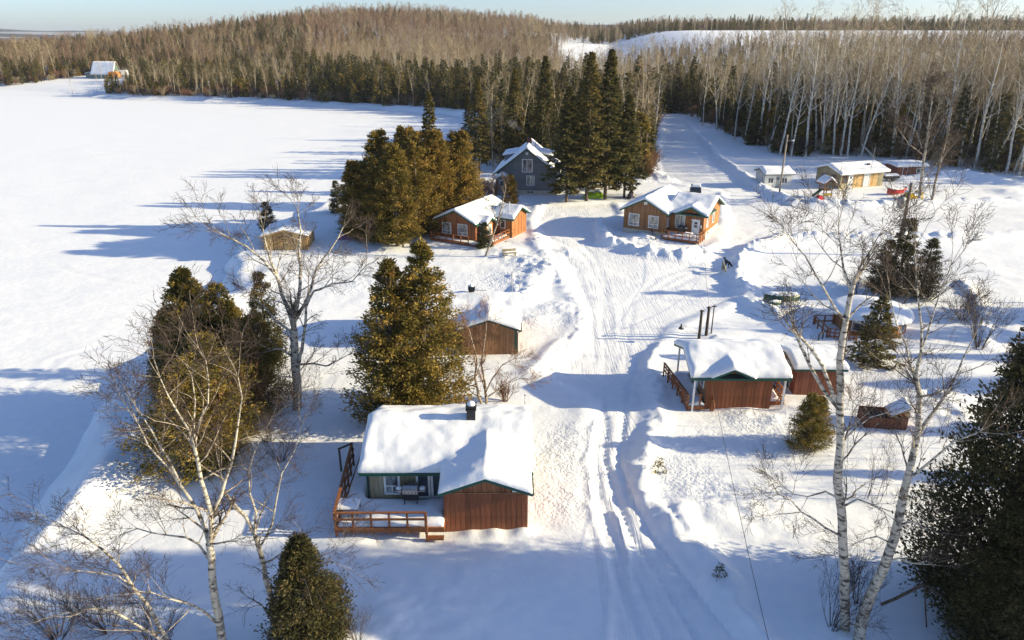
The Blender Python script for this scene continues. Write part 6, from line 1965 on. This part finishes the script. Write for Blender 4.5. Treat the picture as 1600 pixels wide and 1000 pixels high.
# woodshed box in the thicket on the right
t = thing('woodshed', 'low brown firewood crib with tilted snowy lid, in the thicket at right', 'woodshed', at_px(1380, 662, 0.0), R(-8))
for i in range(5):
    MB().box(-1.5, 1.2, -0.82, -0.78, 0.02 + i * 0.17, 0.16 + i * 0.17).build('board', MAT['redbrown'], t)
    MB().box(1.18, 1.22, -0.78, 0.8, 0.02 + i * 0.17, 0.16 + i * 0.17).build('board', MAT['redbrown'], t)
    MB().box(-1.52, -1.48, -0.78, 0.8, 0.02 + i * 0.17, 0.16 + i * 0.17).build('board', MAT['redbrown'], t)
MB().box(-1.48, 1.18, 0.78, 0.82, 0.0, 0.86).build('back', MAT['redbrown'], t)
lg = random.Random(3)
for i in range(9):
    MB().tube((-1.3 + i * 0.28, -0.7, 0.55 + lg.uniform(0, 0.2)), (-1.3 + i * 0.28, 0.6, 0.55 + lg.uniform(0, 0.2)), 0.11, k=8).build('log', MAT['bark'], t)
k = MB(); k.beam((0.1, 0, 0.9), (1.35, 0, 1.65), 1.5, 0.05); k.build('lid', MAT['plywood'], t)
heap(t, 'snow_cap', lambda U, W: 0.93 + 0.6 * (U - 0.1), 0.15, 1.35, -0.7, 0.7, 0.12, 0.25, 0.2, 5, 1, 0.1)
t = thing('log_round', 'dark snow-capped log round right of the firewood crib', 'log', at_px(1408, 655), 0.4)
MB().tube((0, -0.35, 0.35), (0, 0.35, 0.35), 0.38, k=14).build('wood', MAT['bark'], t)
MB().lathe((0, 0, 0.66), [(0.3, 0), (0.28, 0.08), (0.15, 0.14), (0.02, 0.16)], 10).build('snow_cap', MAT['snow_cap'], t, True)

# bench by the orange-brown cabin
t = thing('bench', 'weathered wooden bench half buried in front of the orange-brown cabin', 'bench', at_px(796, 404, -0.05), R(15))
MB().box(-0.85, 0.85, -0.22, 0.22, 0.42, 0.48).build('seat', MAT['paleboard'], t)
MB().beam((-0.85, 0.3, 0.75), (0.85, 0.3, 0.75), 0.05, 0.3).build('backrest', MAT['paleboard'], t)
for a in (-0.7, 0.7):
    for b in (-0.18, 0.18):
        MB().box(a - 0.05, a + 0.05, b - 0.05, b + 0.05, -0.1, 0.42).build('leg', MAT['paleboard'], t)
# big plank sled boards leaning near the golden clump
for i, (px, py, lb) in enumerate([(630, 386, 'left grey board standing in the snow before the golden cedars'), (642, 386, 'right grey board standing in the snow before the golden cedars')]):
    t = thing('signboard', lb, 'board', at_px(px, py), 0.1)
    MB().beam((0, 0, -0.2), (-0.1, 0.1, 1.3), 0.28, 0.05, up=(0, 1, 0)).build('board', MAT['pole'], t)

# fallen timber
t = thing('fallen_trunk', 'pale fallen birch trunk leaning beside the low red-brown shed', 'trunk', W_(72.5, 141.0))
MB().tube((1.5, -2, 0.0), (-2.6, 2.5, 5.0), 0.24, 0.16, 10).build('log', MAT['birch'], t, True)
t = thing('broken_tree', 'snapped dark trunk bent into a peak beside the dark cedars', 'trunk', (0, 0, 0))
pb = pl([(1376, 945), (1400, 935), (1443, 913)], 24.6) + pl([(1448, 914), (1470, 930), (1492, 952)], 24.7, -0.6)
t.location = (pb[0][0], pb[0][1], 0)
sg = [(*a, *b, 0.075, 0.07) for a, b in zip(pb[:-1], pb[1:])]
v, f = tubes([(a[0] - pb[0][0], a[1] - pb[0][1], a[2], a[3] - pb[0][0], a[4] - pb[0][1], a[5], a[6], a[7]) for a in sg], 7)
link('stem', build_mesh('stem', [(v, f, 0, None)], [MAT['bark']], smooth=True), t)
b0 = pl([(1445, 916), (1446, 950), (1448, 985)], 24.6)
v, f = tubes([(*(np.array(a) - (pb[0][0], pb[0][1], 0)), *(np.array(b) - (pb[0][0], pb[0][1], 0)), 0.035, 0.03) for a, b in zip(b0[:-1], b0[1:])], 6)
link('prop', build_mesh('prop', [(v, f, 0, None)], [MAT['bark']], smooth=True), t)

# red bird feeder hanging in the left spruce
x_, y_ = g(868, 306)
t = thing('bird_feeder', 'red bird feeder on a stake at the left spruce', 'feeder', (x_, y_, th(x_, y_)))
MB().tube((0, 0, -0.2), (0, 0, 1.3), 0.03, k=6).build('stake', MAT['grey_metal'], t)
MB().lathe((0, 0, 1.3), [(0.3, 0), (0.22, 0.1), (0.22, 0.6), (0.35, 0.62), (0.05, 0.9)], 10).build('body', MAT['red'], t)

# things in the yard of the house across the lake
fx2, fy2 = g(177, 131); t = thing('pickup_camper', 'orange covered trailer beside the distant house', 'trailer', (fx2, fy2 + 3, th(fx2, fy2 + 3)), 0)
MB().prism([(-2.8, 0.6), (2.8, 0.6), (2.8, 2.2), (1.6, 3.6), (-1.6, 3.6), (-2.8, 2.2)], 'v', -2, 2).build('body', MAT['orangeplastic'], t)
for a in (-1.4, 1.4):
    MB().tube((a, -2.1, 0.5), (a, -1.8, 0.5), 0.5, k=12).build('wheel', MAT['black'], t)
fx2, fy2 = g(190, 130); t = thing('camper_trailer', 'white camper right of the orange trailer across the lake', 'trailer', (fx2, fy2 + 3, th(fx2, fy2 + 3)), 0.2)
MB().prism([(-3, 0.6), (3, 0.6), (3.3, 2.2), (2.6, 3.6), (-2.8, 3.6), (-3, 2.5)], 'v', -1.4, 1.4).build('body', MAT['white'], t)
MB().box(-1.8, -0.4, -1.46, -1.4, 1.8, 2.8).build('window', MAT['glass'], t)
MB().tube((0.5, -1.5, 0.5), (0.5, -1.2, 0.5), 0.5, k=12).build('wheel', MAT['black'], t)
for i, (px, py, s_, lb) in enumerate([(113, 147, 0.95, 'lone bare tree on the snowy point in front of the distant house'), (162, 143, 0.75, 'bare tree in front of the distant house, left of the orange trailer'), (156, 146, 0.6, 'thin bare tree on the shore before the distant house')]):
    x_, y_ = g(px, py, -1.0)
    plant(ASP[3 + i], x_, y_, s_, i, lb, 'aspen')


# ------------------------------------------------------------------ the two dogs
def dog(name, label, loc, rz, s, fur, head_drop=0.0):
    J = {'hip': (-0.36, 0, 0.58), 'mid': (-0.05, 0, 0.57), 'chest': (0.25, 0, 0.55), 'neck': (0.42, 0, 0.70 - head_drop), 'head': (0.58, 0, 0.80 - head_drop), 'nose': (0.76, 0, 0.75 - head_drop), 't1': (-0.5, 0, 0.56), 't2': (-0.68, 0, 0.40), 't3': (-0.76, 0, 0.26)}
    Rr = {'hip': 0.125, 'mid': 0.12, 'chest': 0.15, 'neck': 0.095, 'head': 0.085, 'nose': 0.04, 't1': 0.045, 't2': 0.055, 't3': 0.025}
    E_ = [('hip', 'mid'), ('mid', 'chest'), ('chest', 'neck'), ('neck', 'head'), ('head', 'nose'), ('hip', 't1'), ('t1', 't2'), ('t2', 't3')]
    for sd, y in (('l', 0.11), ('r', -0.11)):
        st = 0.09 if sd == 'l' else -0.09
        J.update({'k' + sd: (-0.30 + st * 0.4, y, 0.38), 'h' + sd: (-0.46 + st, y, 0.22), 'f' + sd: (-0.42 + st, y, 0.03), 'e' + sd: (0.22 - st * 0.3, y, 0.34), 'w' + sd: (0.25 - st, y, 0.16), 'p' + sd: (0.29 - st, y, 0.03)})
        Rr.update({'k' + sd: 0.08, 'h' + sd: 0.04, 'f' + sd: 0.035, 'e' + sd: 0.06, 'w' + sd: 0.037, 'p' + sd: 0.037})
        J.update({'er' + sd: (0.55, y * 0.6, 0.93 - head_drop)}); Rr['er' + sd] = 0.025
        E_ += [('hip', 'k' + sd), ('k' + sd, 'h' + sd), ('h' + sd, 'f' + sd), ('chest', 'e' + sd), ('e' + sd, 'w' + sd), ('w' + sd, 'p' + sd), ('head', 'er' + sd)]
    ks = list(J)
    me = bpy.data.meshes.new(name)
    me.from_pydata([J[k_] for k_ in ks], [(ks.index(a), ks.index(b)) for a, b in E_], [])
    me.materials.append(MAT[fur])
    o = bpy.data.objects.new(name, me); C.objects.link(o)
    o.modifiers.new('skin', 'SKIN'); 
    for i, k_ in enumerate(ks):
        sv = me.skin_vertices[0].data[i]
        sv.radius = (Rr[k_], Rr[k_]); sv.use_root = (k_ == 'hip')
    sb = o.modifiers.new('sub', 'SUBSURF'); sb.levels = 2; sb.render_levels = 2
    o.location = loc; o.rotation_euler = (0, 0, rz); o.scale = (s, s, s)
    return tag(o, label, 'dog')


MAT['greyfur'] = noise_mat('grey_brown_fur', (0.16, 0.15, 0.10), (0.32, 0.30, 0.22), 5.0, (1, 1, 1), rough=0.95)
MAT['blackfur'] = plain('black_fur', (0.012, 0.012, 0.013), 0.8)
dog('dog', 'grey-brown dog walking across the plowed yard', at_px(1130, 425, 0.0), R(84), 1.25, 'greyfur', 0.1)
dog('dog', 'black dog walking ahead of the grey one in the yard', at_px(1136, 419, 0.0), R(110), 1.15, 'blackfur')

# ------------------------------------------------------------------ chimney smoke
sm, nt, b = new_mat('chimney_smoke')
nt.nodes.remove(b)
vol = N(nt, 'ShaderNodeVolumePrincipled'); vol.inputs['Color'].default_value = (0.85, 0.87, 0.9, 1)
tc = N(nt, 'ShaderNodeTexCoord'); nz = N(nt, 'ShaderNodeTexNoise'); nz.inputs['Scale'].default_value = 1.6; nz.inputs['Detail'].default_value = 3
mr = N(nt, 'ShaderNodeMapRange'); mr.inputs[1].default_value = 0.42; mr.inputs[2].default_value = 0.75; mr.inputs[4].default_value = 0.34
nt.links.new(tc.outputs['Object'], nz.inputs['Vector']); nt.links.new(nz.outputs[0], mr.inputs[0]); nt.links.new(mr.outputs[0], vol.inputs['Density'])
nt.links.new(vol.outputs[0], nt.nodes['Material Output'].inputs['Volume'])
k = MB()
cx_, cy_, cz_ = cloc((-2.6, 120.0), R(-6), 5.1, 5.0, 8.9)
for i in range(1):
    pr = [(0.12, 0.0), (0.25, 0.7), (0.45, 1.6), (0.65, 2.8), (0.75, 3.8), (0.5, 4.6), (0.05, 5.0)]
    k.lathe((0, 0, 0), pr, 12)
so = k.build('chimney_smoke', sm, None, True, (cx_, cy_, cz_))
so.rotation_euler = (0, R(-52), 0)
tag(so, 'thin pale smoke drifting left from the grey house chimney', 'smoke', None, 'stuff')

# ------------------------------------------------------------------ the air
hm, nt, b = new_mat('winter_haze')
nt.nodes.remove(b)
hv = N(nt, 'ShaderNodeVolumePrincipled')
hv.inputs['Color'].default_value = (0.80, 0.88, 1.0, 1)
hv.inputs['Density'].default_value = 0.00008
hv.inputs['Anisotropy'].default_value = 0.2
nt.links.new(hv.outputs[0], nt.nodes['Material Output'].inputs['Volume'])
zmax = float(max(Z.max(), 80)) + 40
hb = MB().box(-9500, 9500, -700, 12500, float(Z.min()) - 1.5, zmax).build('haze', hm)
tag(hb, 'thin pale winter haze over the whole valley', 'haze', None, 'stuff')
